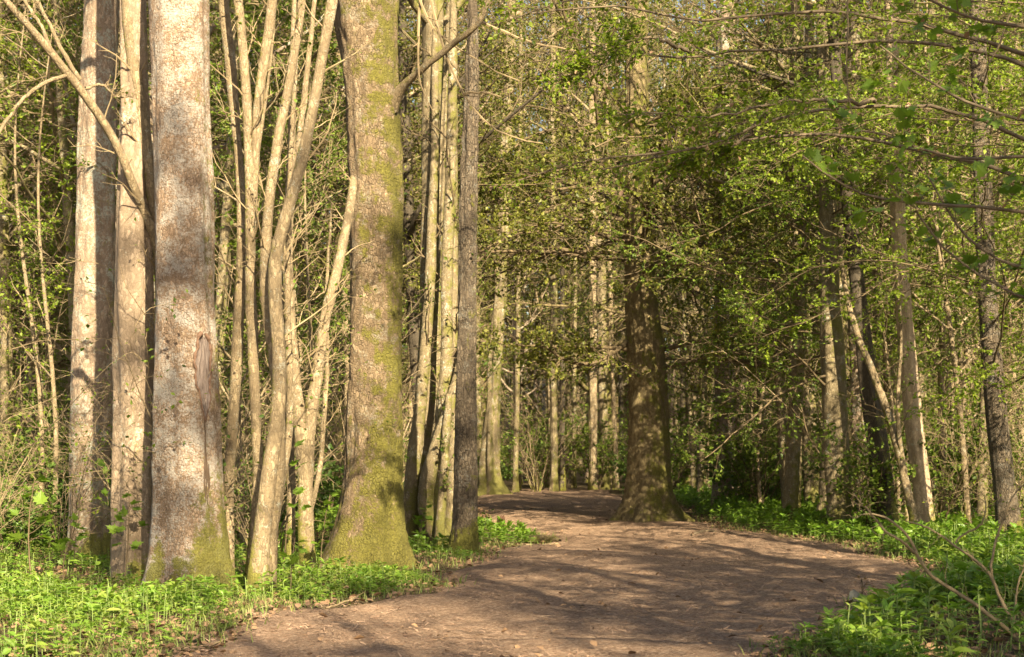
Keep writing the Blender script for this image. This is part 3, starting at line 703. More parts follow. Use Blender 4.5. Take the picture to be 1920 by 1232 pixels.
s3 = stems(H3, [
    ([(318, 1100, 18.6), (314, 800, 18.6), (312, 560, 18.6), (300, 450, 18.5), (283, 420, 18.4), (262, 375, 18.3), (243, 325, 18.2), (230, 280, 18.1), (213, 240, 18), (190, 222, 17.9), (172, 195, 17.8), (160, 165, 17.7), (130, 142, 17.6), (100, 100, 17.5), (60, 50, 17.3), (25, 20, 17.2), (-40, -60, 17)], [11, 10, 10, 9.5, 9, 8.5, 8.5, 9, 9, 8.5, 8, 8, 8, 7, 6, 5]),
    ([(318, 1100, 18.7), (310, 700, 18.6), (300, 480, 18.5), (285, 330, 18.4), (272, 240, 18.4), (258, 160, 18.4), (246, 80, 18.4), (238, 0, 18.4), (225, -150, 18.4)], [13, 13, 12, 11, 12, 12, 12, 11, 8]),
    ([(160, 165, 17.7), (195, 150, 17.8), (215, 190, 17.9), (250, 180, 18)], [3, 2.5, 2, 1]),
    ([(130, 140, 17.6), (60, 160, 17.5), (0, 250, 17.3), (-60, 330, 17)], [4, 3.5, 3, 2]), ([(98, 98, 17.5), (75, 40, 17.5), (40, 0, 17.5), (10, -60, 17.5)], [4, 3.5, 3, 2]),
    ([(150, 150, 17.7), (100, 60, 17.6), (60, -20, 17.6), (40, -80, 17.6)], [4.5, 4, 3.5, 3]),
], B_HAZEL, 9)
twigs_on(H3, s3, rg, TWIG_PALE, L_MAPLE, per=12, per2=5, leaf=.045, keep=.06, lf=.16, tr=(.3, 1), lmax=1.2)

# trunks between the thick mossy trunk and the grey one
hero('tree', 'tall pale trunk leaning slightly, just right of the thick mossy trunk', [(1015, 747, 792), (900, 765, 802), (780, 776, 812), (600, 788, 820), (400, 790, 824), (200, 792, 828), (0, 793, 830)], 27.3, B_POLE, 12, top=15, flare=.1, nl=6)
hero('tree', 'thin mossy pole behind the tall pale trunk and left of the grey trunk', [(1005, 790, 818), (800, 800, 824), (500, 812, 834), (200, 826, 845), (0, 838, 856)], 29, B_POLE, 13, top=14, flare=.1, nl=5)
H4 = thing('coppice_stool', 'crooked mossy stems rising from one stool close behind the grey trunk', 'shrub', at(815, 1020, 26.4))
s4 = stems(H4, [
    ([(845, 1035, 26.3), (822, 1000, 26.3), (800, 985, 26.3), (795, 940, 26.3), (806, 880, 26.2), (826, 820, 26.2), (842, 770, 26.1), (862, 700, 26.3), (880, 600, 26.6), (885, 300, 27)], [20, 17, 14, 13, 12, 12, 11, 8, 6, 5]),
    ([(805, 1035, 26.6), (803, 960, 26.6), (815, 860, 26.6), (838, 780, 26.6), (842, 690, 26.6), (836, 560, 26.7), (846, 300, 26.8), (850, 0, 26.9)], [21, 18, 14, 11, 11, 10, 9, 7]),
    ([(822, 1030, 26), (828, 960, 26), (835, 880, 26), (838, 800, 26), (842, 740, 26)], [10, 9, 8, 8, 7]),
    ([(770, 1030, 26.8), (764, 950, 26.8), (772, 860, 26.8), (788, 760, 26.8), (800, 600, 26.9), (812, 300, 27), (815, -50, 27.2)], [17, 13, 11, 10, 8, 7, 5]),
    ([(850, 1030, 26.8), (858, 900, 26.8), (852, 760, 26.8), (846, 560, 26.8), (850, 200, 27)], [22, 17, 14, 12, 8]),
], B_POLE, 10)
twigs_on(H4, s4, rg, TWIG_BROWN, L_BG2, per=10, per2=5, leaf=.07, keep=.4, lf=.16, tr=(.3, 1), lmax=1.5, tpl=LEAF_FAR)
hero('tree', 'gnarled mossy trunk with a curled root at the left rim of the path far up', [(926, 892, 948), (910, 898, 942), (880, 902, 938), (820, 906, 936), (760, 912, 936), (650, 920, 942), (400, 935, 955), (0, 950, 968)], 56, B_POLE, 14, top=20, flare=.35, lump=.08)

# right side trunks
def layered(t, P, R, z0, n, L, rg, barkm=None, leafm=None, leaf=.06, keep=.9, per2=15, per3=6, pl=12, ang=1.35, lf=.5):
    i = np.searchsorted(P[0, :, 2], z0)
    P1, R1 = grow(P[:, i:], R[:, i:], n, (0, .95), ang, lf, 12, rg, .7, -.004, .13, .12, .010, lmax=L, lmin=L*.55, taper=.2)
    g = Geo(); V, F = tubes(P1, R1, 6); g.add(V, F); link('bough', g, barkm or TWIG_BROWN, t)
    c = Geo()
    P2, R2 = grow(P1, R1, per2, (.12, 1), .85, .34, 6, rg, .85, -.02, .17, .4, .0045); V, F = tubes(P2, R2, 4); c.add(V, F, 0)
    P3, R3 = grow(P2, R2, per3, (.15, 1), .8, .45, 4, rg, .85, -.02, .18, .55, .0025, lmin=.2); V, F = tubes(P3, R3, 3); c.add(V, F, 0)
    V, F = leaf_on(P3, pl, leaf, LEAF_FAR, rg, keep=keep, tilt=.6); c.add(V, F, 1)
    link('crown', c, [TWIG_BROWN, leafm or L_HORN], t, smooth=False)
rgb = np.random.default_rng(303)
for X, Y, lab in ((7.3, 18.6, 'leafy hornbeam whose layered sprays hang over the path from the right, nearer of two'), (11.4, 23.6, 'leafy hornbeam whose layered sprays hang over the path from the right, farther of two')):
    t = thing('hornbeam', lab, 'tree', (X, Y, float(ground_h(X, Y))))
    P, R = smooth_line([(X, Y, -.3), (X+.1, Y, 3), (X-.1, Y+.1, 6), (X, Y, 8.4)], 40, np.array([.2, .15, .11, .04]))
    g = Geo(); V, F = tubes(P[None], R[None], 14); g.add(V, F); link('trunk', g, B_GREY, t)
    layered(t, P[None], R[None], 3.2, 22 if Y > 20 else 15, 7.2 if Y > 20 else 5.5, rgb, leaf=.06, lf=1.3, keep=.75)
t_, P_, R_ = hero('tree', 'bright slender trunk leaning left at the right side of the path', [(1018, 1713, 1764), (980, 1716, 1752), (900, 1710, 1744), (800, 1698, 1732), (700, 1690, 1720), (600, 1682, 1711), (450, 1672, 1700), (310, 1667, 1692), (150, 1662, 1684), (0, 1658, 1678)], 27.2, B_BRIGHT, 15, top=11.5, flare=.12, crown=False)
layered(t_, P_, R_, 5.2, 14, 3.0, rgb, leafm=L_HORN)
t_, P_, R_ = hero('tree', 'dark leaning trunk near the right border of the photo, lit along its foot', [(1034, 1866, 1922), (1000, 1870, 1916), (900, 1862, 1902), (800, 1850, 1890), (700, 1842, 1880), (560, 1834, 1870), (400, 1828, 1862), (200, 1822, 1852), (0, 1818, 1846)], 25, B_GREY, 16, top=11.5, flare=.12, crown=False)
layered(t_, P_, R_, 2.2, 30, 4.2, rgb, leafm=L_HORN)
t_, P_, R_ = hero('tree', 'stout trunk crossed by twig shadows, behind the right verge of the path', [(1006, 1546, 1600), (960, 1550, 1596), (850, 1548, 1592), (740, 1542, 1588), (600, 1538, 1576), (400, 1536, 1570), (200, 1532, 1566), (0, 1530, 1560)], 29, B_POLE, 17, top=11.5, flare=.12, crown=False)
layered(t_, P_, R_, 2.3, 30, 4.0, rgb, leafm=L_BG2)
t_, P_, R_ = hero('tree', 'reddish brown trunk between the stout trunk and the dark leaning one', [(990, 1606, 1646), (900, 1604, 1640), (750, 1596, 1630), (600, 1590, 1620), (300, 1584, 1608), (0, 1580, 1600)], 32.5, B_PINK, 18, top=11.5, flare=.1, crown=False)
layered(t_, P_, R_, 2.6, 28, 4.0, rgb, leafm=L_BG2)
hero('tree', 'dark trunk leaning left between two brighter trunks on the right verge', [(1012, 1638, 1690), (960, 1640, 1682), (850, 1628, 1666), (720, 1612, 1646), (600, 1600, 1630), (400, 1580, 1606), (200, 1562, 1584), (0, 1548, 1568)], 28.2, B_DARK, 19, top=11.5, flare=.12, nl=6)
t_, P_, R_ = hero('tree', 'brown trunk standing beyond the dark beech, beside a bright thin one', [(958, 1334, 1388), (900, 1338, 1380), (800, 1340, 1378), (650, 1341, 1376), (400, 1342, 1372), (0, 1344, 1368)], 42, B_PINK, 20, top=20, flare=.1, crown=False)
layered(t_, P_, R_, 2.6, 28, 4.5, rgb, leafm=L_BG2)
hero('tree', 'bright thin trunk touching the brown trunk beyond the dark beech', [(955, 1370, 1400), (900, 1373, 1393), (750, 1372, 1389), (600, 1370, 1386), (300, 1368, 1382), (0, 1366, 1378)], 43, B_HAZEL, 21, top=18, flare=.1, nl=6)
R8 = thing('leaning_sapling', 'pale crooked sapling leaning across in front of the dark trunk on the right', 'sapling', at(1722, 1010, 26.5))
s8 = stems(R8, [([(1722, 1020, 26.5), (1712, 960, 26.5), (1695, 880, 26.5), (1672, 800, 26.5), (1650, 730, 26.5), (1630, 680, 26.5), (1605, 630, 26.5), (1590, 560, 26.6), (1575, 480, 26.6)], [9, 8, 8, 7.5, 7.5, 7, 6, 5, 4]),
                ([(1695, 880, 26.5), (1680, 780, 26.3), (1690, 640, 26.2), (1680, 500, 26.1)], [5, 4, 3, 2])], B_HAZEL, 22)
twigs_on(R8, s8, rg, TWIG_BROWN, L_BG2, per=10, per2=5, leaf=.07, keep=.5, lf=.2, tr=(.3, 1), lmax=1.5, tpl=LEAF_FAR)
# trunks at the far end of the path
for q, (x0, x1, bx, dd, mat, lab) in enumerate([
        (1032, 1046, 0, 62, B_POLE, 'mossy pole at the far end of the path, left of the middle'), (1050, 1060, 0, 64, B_DARK, 'dark thin trunk at the far end of the path between mossy poles'),
        (1072, 1080, 2, 66, B_POLE, 'thin greenish pole at the far end of the path'), (1104, 1120, 0, 63, B_HAZEL, 'pale trunk at the far end of the path nearest the dark beech'),
        (1124, 1142, -3, 65, B_POLE, 'mossy trunk at the far end of the path beside a pale one'), (1150, 1159, -6, 63, B_HAZEL, 'thin bright pole at the far end of the path, right of the others'),
        (962, 972, 4, 62, B_POLE, 'slim pole at the far end of the path near its left rim')]):
    hero('tree', lab, [(HY+4500/dd, x0-2, x1+2), (880, x0, x1), (700, x0+bx, x1+bx-1), (400, x0+bx*2, x1+bx*2-2), (0, x0+bx*3, x1+bx*3-4)], dd, mat, 30+q, top=22, flare=.15, nl=9)
#@@REST
# ================================================================== NEAR BOUGHS FROM THE RIGHT
HB = thing('hornbeam', 'hornbeam boughs with tiny fresh leaves reaching in from the upper right', 'tree', (6.6, 15.2, 0))
rg = np.random.default_rng(90)
P, R = smooth_line([(6.6, 15.2, -.3), (6.55, 15.2, 2), (6.4, 15.3, 5), (6.7, 15.4, 7), (6.6, 15.3, 9)], 30, np.array([.2, .16, .14, .1, .05]))
g = Geo(); V, F = tubes(P[None], R[None], 14); g.add(V, F); link('trunk', g, B_GREY, HB)
bl = [[(2230, 420, 15.2), (2050, 200, 15.2), (1920, 110, 15.2), (1700, 70, 15.3), (1440, 82, 15.5), (1300, 97, 15.6), (1200, 95, 15.7), (1140, 85, 15.8), (1070, 70, 15.9)],
      [(1300, 97, 15.6), (1210, 92, 15.4), (1150, 95, 15.2), (1100, 128, 15.1), (1045, 150, 15)],
      [(2240, 300, 15.2), (2000, 120, 14.9), (1700, 20, 14.6), (1440, 20, 14.6), (1300, 30, 14.6), (1180, 10, 14.7), (1000, 25, 14.8)],
      [(2240, 450, 15.2), (1920, 260, 14.8), (1640, 190, 14.4), (1440, 210, 14.2), (1380, 240, 14.1), (1320, 278, 14), (1250, 290, 13.9), (1185, 290, 13.9), (1130, 318, 13.8)],
      [(1440, 210, 14.2), (1400, 260, 14.3), (1350, 300, 14.3), (1300, 312, 14.3), (1250, 304, 14.3)],
      [(2240, 500, 15.2), (1920, 330, 15.6), (1640, 270, 16), (1440, 262, 16.3), (1300, 300, 16.5), (1130, 305, 16.7), (1050, 328, 16.8), (960, 342, 17)],
      [(2200, 200, 15.4), (1950, 0, 15.8), (1700, -80, 16.2), (1400, -60, 16.6), (1150, -20, 17), (950, 40, 17.4)],
      [(1640, 190, 14.4), (1500, 170, 14), (1400, 185, 13.8), (1300, 205, 13.6), (1200, 215, 13.5), (1120, 200, 13.4)]]
BP = [smooth_line([at(*p) for p in pts], 26, np.array([9, 6.5, 5, 4.2, 3.4, 2.6, 1.5])*(.8 if j in (0, 3, 5, 2, 6) else .55)/F_PX*15, .022, rg) for j, pts in enumerate(bl)]
BP = [(P[None], R[None]) for P, R in BP]
for P, R in BP:
    g = Geo(); V, F = tubes(P, R, 7); g.add(V, F); link('bough', g, TWIG_DARK, HB)
twigs_on(HB, BP, rg, TWIG_BROWN, L_HORN, per=30, per2=8, leaf=.05, keep=.7, lf=.17, lmax=1.1, tr=(.3, 1), flat=.6, droop=.01, pl=5, part='foliage', dead=.03)

MP = thing('maple', 'young maple with broad lobed leaves on dark twigs at the right edge', 'tree', (5.2, 10.6, 0))
P, R = smooth_line([(5.2, 10.6, -.3), (5.15, 10.6, 2), (5.3, 10.5, 5), (5.2, 10.7, 7)], 24, np.array([.11, .09, .07, .03]))
g = Geo(); V, F = tubes(P[None], R[None], 12); g.add(V, F); link('trunk', g, B_GREY, MP)
bl = [[(2430, 330, 10.6), (2150, 380, 10.4), (1920, 402, 10.2), (1800, 385, 10.1), (1740, 375, 10), (1680, 378, 10), (1620, 370, 10), (1560, 330, 10), (1505, 292, 10)],
      [(2430, 230, 10.6), (2150, 250, 10.8), (1900, 235, 11), (1780, 180, 11.1), (1700, 120, 11.2), (1650, 85, 11.2)],
      [(2420, 150, 10.6), (2200, 100, 10.2), (1980, 60, 9.8), (1830, 40, 9.7), (1740, 0, 9.6), (1660, -50, 9.6)],
      [(2430, 420, 10.6), (2150, 520, 10.6), (1920, 500, 10.6), (1840, 480, 10.6), (1790, 420, 10.6), (1740, 330, 10.6)],
      [(2430, 480, 10.6), (2150, 560, 10.2), (1940, 570, 10), (1850, 520, 10), (1780, 480, 10), (1720, 400, 10)],
      [(2430, 300, 10.6), (2150, 310, 11.2), (1920, 300, 11.6), (1760, 310, 11.9), (1640, 230, 12), (1560, 240, 12.1)]]
BP = [smooth_line([at(*p) for p in pts], 24, np.array([8, 5.5, 4.2, 3.4, 2.6, 1.6])/F_PX*10.5, .008, rg) for pts in bl]
BP = [(P[None], R[None]) for P, R in BP]
for P, R in BP:
    g = Geo(); V, F = tubes(P, R, 7); g.add(V, F); link('bough', g, TWIG_DARK, MP)
twigs_on(MP, BP, rg, TWIG_DARK, L_MAPLE, per=10, per2=4, leaf=.085, keep=.42, lf=.15, lmax=.7, tr=(.3, 1), flat=.5, pl=3, tpl=LEAF_MAPLE, dead=.10)
# thin hanging bramble-like shoots
for pts in ([(1590, -30, 11), (1586, 60, 11), (1585, 130, 11), (1590, 180, 11), (1598, 215, 11)], [(1492, -20, 12), (1491, 30, 12)], [(1650, -10, 12), (1700, 30, 12), (1752, 55, 12)], [(1895, 25, 10), (1870, 90, 10), (1840, 145, 10)]):
    P, R = smooth_line([at(*p) for p in pts], 14, np.array([2, 1.6, 1.2])/F_PX*11, .003, rg); g = Geo(); V, F = tubes(P[None], R[None], 4); g.add(V, F); link('hanging_twig', g, TWIG_PALE, MP)

# bare sapling leaning into the bottom right corner
BS = thing('bare_sapling', 'nearly leafless sapling leaning in from the bottom right corner', 'sapling', (3.98, 11.9, float(ground_h(3.98, 11.9))))
s9 = stems(BS, [
    ([(1965, 1270, 11.8), (1925, 1212, 11.8), (1855, 1152, 11.8), (1790, 1108, 11.8), (1745, 1084, 11.8), (1722, 1045, 11.8), (1702, 1000, 11.8), (1668, 972, 11.8), (1640, 958, 11.8), (1612, 966, 11.8)], [5.1, 4.7, 4.3, 3.8, 3.5, 3.3, 2.8, 2.3, 1.4]),
    ([(1718, 1038, 11.8), (1690, 1015, 11.7), (1660, 995, 11.7), (1640, 970, 11.7), (1615, 945, 11.7), (1600, 925, 11.7)], [3.0, 2.7, 2.3, 1.6, 1.0]),
    ([(1965, 1270, 11.9), (1930, 1200, 11.9), (1890, 1150, 11.9), (1868, 1100, 12), (1848, 1060, 12), (1815, 1040, 12), (1792, 1018, 12), (1760, 1000, 12), (1740, 985, 12), (1700, 978, 12)], [4.6, 4.1, 3.7, 3.3, 2.8, 2.4, 2.0, 1.4]),
    ([(1868, 1100, 12), (1858, 1075, 12), (1870, 1020, 12), (1885, 975, 12), (1892, 945, 12), (1900, 930, 12), (1925, 905, 12)], [3.0, 2.7, 2.3, 2.0, 1.6, 1.2]),
    ([(1792, 1018, 12), (1810, 1000, 12), (1845, 985, 12), (1850, 955, 12), (1845, 930, 12)], [2.0, 1.8, 1.6, 1.0]),
    ([(1900, 1170, 11.9), (1912, 1080, 11.9), (1935, 1050, 11.9)], [2.5, 2.0, 1.4])], TWIG_PALE, 23, k=7, jit=.0025)
twigs_on(BS, s9, rg, TWIG_PALE, L_HORN, per=7, per2=2, leaf=.03, keep=.35, lf=.12, tr=(.35, 1), lmax=.3, pl=3)

# ================================================================== SMALL THINGS
def stick(name, label, cat, pts, rr, mat, n=24, jit=.004, loc_i=0, k=7):
    W = np.array([at(*p) for p in pts]); P, R = smooth_line(W, n, np.array(rr)/F_PX*W[:, 1].mean(), jit, rg)
    P[:, 2] = np.maximum(P[:, 2], ground_h(P[:, 0], P[:, 1])+R*.6)
    g = Geo(); V, F = tubes(P[None], R[None], k); g.add(V, F)
    P2, R2 = grow(P[None], R[None], 3, (.4, .95), .6, .12, 4, rg, .5, 0, .1, .5, .003); V, F = tubes(P2, R2, 4); g.add(V, F)
    return tag(link(name, g, mat, loc=P[n//2]), label, cat)
stick('fallen_branch', 'long curved pale branch lying in the herbs at the bottom left', 'branch', [(55, 1215, 12.6), (90, 1203, 12.7), (130, 1198, 12.8), (190, 1201, 12.8), (235, 1207, 12.7), (252, 1213, 12.6)], [2, 3.4, 3.6, 3.4, 3, 2], TWIG_PALE)
stick('fallen_branch', 'thin straight stick on the path in front of the thick mossy trunk', 'branch', [(610, 1140, 15.4), (650, 1126, 16.1), (690, 1108, 17.2)], [1.8, 1.8, 1.2], TWIG_PALE)
stick('fallen_branch', 'short stick on the path edge left of the long straight stick', 'branch', [(395, 1212, 12.4), (450, 1195, 13), (500, 1187, 13.3)], [2, 2, 1.2], TWIG_PALE)
stick('fallen_branch', 'curved brown branch on the bare ground right of the dark beech', 'branch', [(1296, 1010, 28.5), (1310, 1004, 28.8), (1330, 1000, 29), (1345, 1008, 28.6)], [2.2, 3.2, 3.5, 2.5], TWIG_DARK)
stick('fallen_branch', 'pale debarked stick at the end of the small grassy patch on the left', 'branch', [(950, 1026, 25.8), (1000, 1021, 26.3), (1046, 1019, 26.6)], [2.2, 2.6, 1.8], TWIG_PALE)
stick('fallen_branch', 'dark thin branch lying across the path near its left edge', 'branch', [(905, 1040, 23.9), (960, 1036, 24.2), (990, 1028, 25.2), (1012, 1023, 26)], [1.4, 1.8, 1.8, 1.2], TWIG_DARK)
lg = stick('mossy_log', 'short dark mossy log lying at the path end of the small grassy patch', 'log', [(990, 1012, 27.7), (1010, 1010, 27.9), (1035, 1012, 27.8), (1050, 1014, 27.5)], [5, 8, 7, 3.5], B_BEECH)
# small broken stump with splintered top
sb = at(938, 1000, 29.5); g = Geo()
zz = np.linspace(-.05, .30, 14); a = np.arange(14)/14*6.283
A, Z = np.meshgrid(a, zz); Rr = (.10-.13*Z)*(1+.18*np.sin(3*A+1)+.1*np.sin(5*A+Z*9)); Z2 = Z+np.where(Z > .24, .10*np.abs(np.sin(A*1.5+.6)), 0)
V = np.stack([sb[0]+Rr*np.cos(A)+.03*Z, sb[1]+Rr*np.sin(A), np.maximum(sb[2], .02)*0+ground_h(sb[0], sb[1])+Z2], -1).reshape(-1, 3)
idx = np.arange(14*14).reshape(14, 14); i01 = np.roll(idx, -1, 1)
g.add(V, np.stack([idx[:-1], i01[:-1], i01[1:], idx[1:]], -1).reshape(-1, 4)); top = idx[-1]
cv = V[top].mean(0)-[0, 0, .06]; g.add(np.concatenate([V[top], [cv]]), np.array([[j, (j+1) % 14, 14] for j in range(14)]))
tag(link('tree_stump', g, bark('stump_bark', (.24, .12, .07), (.10, .05, .03), moss_low=1.2, moss_h=.2), loc=(sb[0], sb[1], float(ground_h(sb[0], sb[1])))), 'small broken reddish stump in the grassy patch at the left path edge', 'stump')
# withered leaf upright at the path edge on the right
wl = at(1590, 1122, 15.6); g = Geo()
P, R = smooth_line([wl+np.array([-.08, 0, -.14]), wl+np.array([-.03, 0, -.03]), wl+np.array([.0, 0, .02])], 8, np.array([.004, .004, .003])); V, F = tubes(P[None], R[None], 5); g.add(V, F)
V, F = leaves(np.array([wl]), np.array([[.9, .1, .25]]), np.array([[-.3, -.9, .4]]), np.array([.15]), (LEAF_OVAL[0]*np.array([1.5, 1, 1.5]), LEAF_OVAL[1])); g.add(V, F)
tag(link('withered_leaf', g, plainmat('withered_leaf', (.16, .16, .13), (.22, .20, .15), 12, .3), loc=wl), 'grey withered leaf standing up on its stalk at the right path edge', 'dead leaf')
fs = thing('seedling', 'reddish bare seedling standing in the herbs beside the withered leaf', 'seedling', at(1616, 1130, 15.6))
s = stems(fs, [([(1616, 1150, 15.6), (1617, 1110, 15.6), (1616, 1085, 15.6)], [1.8, 1.4, 1])], TWIG_BROWN, 4, k=5, n=8, jit=.001)
twigs_on(fs, s, rg, TWIG_BROWN, L_DEAD, per=7, per2=1, leaf=.04, keep=.5, lf=.4, tr=(.4, 1), pl=2)

# maple seedlings with broad leaves
def maple_sapling(rg, H):
    t = thing('maple_seedling', '', 'seedling', (0, 0, 0), 'maple seedlings between the left trunks')
    P, R = smooth_line([(0, 0, -.05), (rg.normal(0, .04), rg.normal(0, .04), H*.5), (rg.normal(0, .1), rg.normal(0, .1), H)], 12, np.array([.009, .007, .004]), .004, rg)
    g = Geo(); V, F = tubes(P[None], R[None], 6); g.add(V, F); link('stem', g, TWIG_BROWN, t)
    c = Geo(); P2, R2 = grow(P[None], R[None], 12, (.35, 1), 1.0, .22, 5, rg, .3, .03, .12, .5, .003); V, F = tubes(P2, R2, 4); c.add(V, F, 0)
    V, F = leaf_on(P2, 2, .12, LEAF_MAPLE, rg, (.75, 1), tilt=.3, spread=.8); c.add(V, F, 1)
    link('foliage', c, [TWIG_BROWN, L_MAPLE], t, smooth=False)
    return t
rg = np.random.default_rng(44)
protos = [maple_sapling(rg, 1.0), maple_sapling(rg, 1.4), maple_sapling(rg, .8)]
used = [False]*3
for q, (px, d, s, lab) in enumerate([
        (232, 17.8, 1.0, 'maple seedling in front of the smooth tan trunk, left of the scarred trunk'), (208, 18.6, .9, 'maple seedling between the lichen trunk and the smooth tan trunk'),
        (545, 16.4, .8, 'maple seedling with a bare lower stem rising from the herbs before the thick mossy trunk'), (600, 19.0, 1.0, 'maple seedling touching the left flank of the thick mossy trunk'),
        (530, 19.2, 1.1, 'maple seedling behind the thick pale stem of the hazel clump'), (120, 17.4, .9, 'maple seedling left of the lichen trunk in the thicket'),
        (60, 18.2, 1.2, 'maple seedling nearest the left border of the photo'), (905, 23.2, .45, 'tiny maple seedling at the mossy foot of the grey trunk'),
        (790, 24.6, .9, 'maple seedling between the thick mossy trunk and the grey trunk'), (660, 18.4, .3, 'low maple seedling in front of the flared mossy base')]):
    X0 = (px-CX)/F_PX*d; loc = (X0, d, ground_h(X0, d)); i = q % 3
    if not used[i]: place(protos[i], loc, q*1.7, s); protos[i]['label'] = lab; used[i] = True
    else: copy_tree(protos[i], loc, q*1.7, s, lab)

# ================================================================== BACKGROUND WOOD
rg = np.random.default_rng(101)
GR = 'background trees of the wood'
kinds = [
    make_pole_tree('pole_tree', rg, 19, .11, 5.0, B_POLE, TWIG_BROWN, L_BG, nl=26, limb=.20, keep=.8, bend=.2),
    make_pole_tree('pole_tree', rg, 22, .16, 5.5, B_HAZEL, TWIG_BROWN, L_BG, nl=28, limb=.20, keep=.75, bend=.25),
    make_pole_tree('pole_tree', rg, 13, .07, 2.6, B_HAZEL, TWIG_PALE, L_BG2, nl=22, limb=.24, keep=.75, bend=.5, per2=7, per3=7),
    make_pole_tree('dark_tree', rg, 22, .20, 6, B_DARK, TWIG_BROWN, L_BG, nl=28, limb=.24, keep=.75),
    make_pole_tree('beech', rg, 20, .24, 3.2, B_BEECH, TWIG_BROWN, L_BG, nl=40, limb=.34, keep=.85, droop=.03, per2=10, per3=8, pl=7, ang=1.25),
    make_pole_tree('pole_tree', rg, 20, .13, 4.0, B_PINK, TWIG_PALE, L_BG2, nl=26, limb=.22, keep=.6, bend=.35),
]
KLAB = ['greenish mossy pole tree', 'straight pale pole tree', 'thin bent young tree', 'dark trunked tree', 'spreading beech with layered boughs', 'brownish slim tree']
first = [True]*len(kinds)
kinds.append(make_pole_tree('bare_tree', rg, 21, .17, 6.5, B_POLE, TWIG_BROWN, L_BG, nl=20, limb=.26, keep=.05, per2=6, per3=3, bend=.3)); KLAB.append('tall nearly leafless tree'); first.append(True)
kinds.append(make_pole_tree('bare_tree', rg, 18, .22, 4.5, B_DARK, TWIG_BROWN, L_BG, nl=16, limb=.34, keep=.05, per2=7, per3=3, bend=.4, ang=1.2)); KLAB.append('stout nearly leafless tree'); first.append(True)
kinds.append(make_pole_tree('slim_tree', rg, 12, .055, 3.2, B_HAZEL, TWIG_BROWN, L_HORN, nl=14, limb=.16, keep=.6, per2=6, per3=5, bend=.6)); KLAB.append('slim leaning young stem'); first.append(True)
spots = []
taken = [(o.location.x, o.location.y) for o in col.objects if o.parent is None and o.type == 'EMPTY' and o.location.y > 12]
def zone(X, Y):
    px = CX+X/Y*F_PX
    if Y > 58: return 'in the far wood beyond the crest of the path'
    if px < 640: return 'in the thicket left of the thick mossy trunk'
    if px < 960: return 'behind the grey trunk left of the path'
    if px < 1400: return 'behind the dark beech in the path'
    return 'in the wood right of the path'
def put(i, X, Y, s, lab=None):
    loc = (X, Y, float(ground_h(X, Y))-.02); rz = rg.random()*6.28; lean = (rg.normal(0, .03), rg.normal(0, .03))
    lab = lab or KLAB[i]+' '+zone(X, Y)
    if first[i]: place(kinds[i], loc, rz, s, lean); kinds[i]['label'] = lab; kinds[i]['group'] = lab.split(' ', 1)[1]; first[i] = False
    else: copy_tree(kinds[i], loc, rz, s, lab, lab.split(' ', 1)[1], lean)
    taken.append((X, Y))
# spreading beeches that make the green curtain at the right and over the path
for X, Y, s in [(15.5, 48, 1.0), (18, 57, 1.1), (-6, 58, .95), (-13, 62, 1.0), (-13, 41, .9), (7.5, 62, 1.1), (15, 66, 1.1), (21, 60, 1.1), (4.5, 74, 1.2), (12, 78, 1.2), (-1.5, 72, 1.2), (19, 74, 1.2)]:
    put(4, X, Y, s)
cand = 0
while len(taken) < 250 and cand < 6000:
    cand += 1
    Y = 26+ (100-26)*rg.random()**.85; X = (rg.random()*2-1)*(.345*Y+2.5)
    if path_in(np.array(X), np.array(Y)) > -1.0 and Y < 61: continue
    px = CX+X/Y*F_PX
    if 975 < px < 1300 and Y < 64: continue
    md = 1.5 if Y < 40 else 2.3 if Y < 70 else 3.0
    if any((X-a)**2+(Y-b)**2 < md*md for a, b in taken): continue
    i = int(rg.choice(6, p=[.24, .22, .22, .07, .05, .20]))
    if .5 < X < 17 and Y < 66: i = int(rg.choice([6, 6, 8, 2, 6, 8]))
    put(i, X, Y, .8+.45*rg.random())
cand = n0 = 0
while n0 < 95 and cand < 4000:                      # slim pale stems between the larger trunks
    cand += 1
    right = rg.random() < .62
    Y = 27+28*rg.random() if right else 23+24*rg.random()
    px = 1260+680*rg.random() if right else -20+640*rg.random()
    X = (px-CX)/F_PX*Y
    if path_in(np.array(X), np.array(Y)) > -1.2 or any((X-a)**2+(Y-b)**2 < .8 for a, b in taken): continue
    put(int(rg.choice([6, 2, 6, 8, 8])), X, Y, .5+.35*rg.random()); n0 += 1
# shrubs
SH = [make_shrub('hazel_shrub', rg, 13, 4.6, .7, B_HAZEL, TWIG_PALE, L_BG2, leaf=.06, keep=.40, r0=.013),
      make_shrub('hazel_shrub', rg, 10, 3.4, 1.4, TWIG_BROWN, TWIG_PALE, L_HORN, leaf=.05, keep=.45, r0=.008),
      make_shrub('leafy_bush', rg, 14, 2.2, 1.4, TWIG_BROWN, TWIG_BROWN, L_BUSH, leaf=.085, keep=.95, r0=.012, pl=7),
      make_shrub('leafy_bush', rg, 16, 3.0, 1.2, TWIG_BROWN, TWIG_BROWN, L_BG2, leaf=.08, keep=.9, r0=.012, pl=6)]
SLAB = ['bare twiggy pale hazel shrub', 'low arching pale shrub', 'dark green leafy bush', 'taller mid green bush']
sfirst = [True]*4
def puts(i, X, Y, s):
    loc = (X, Y, float(ground_h(X, Y))); lab = SLAB[i]+' '+zone(X, Y)
    if sfirst[i]: place(SH[i], loc, rg.random()*6.28, s); SH[i]['label'] = lab; SH[i]['group'] = lab.split(' ', 1)[1]; sfirst[i] = False
    else: copy_tree(SH[i], loc, rg.random()*6.28, s, lab, lab.split(' ', 1)[1])
st = []
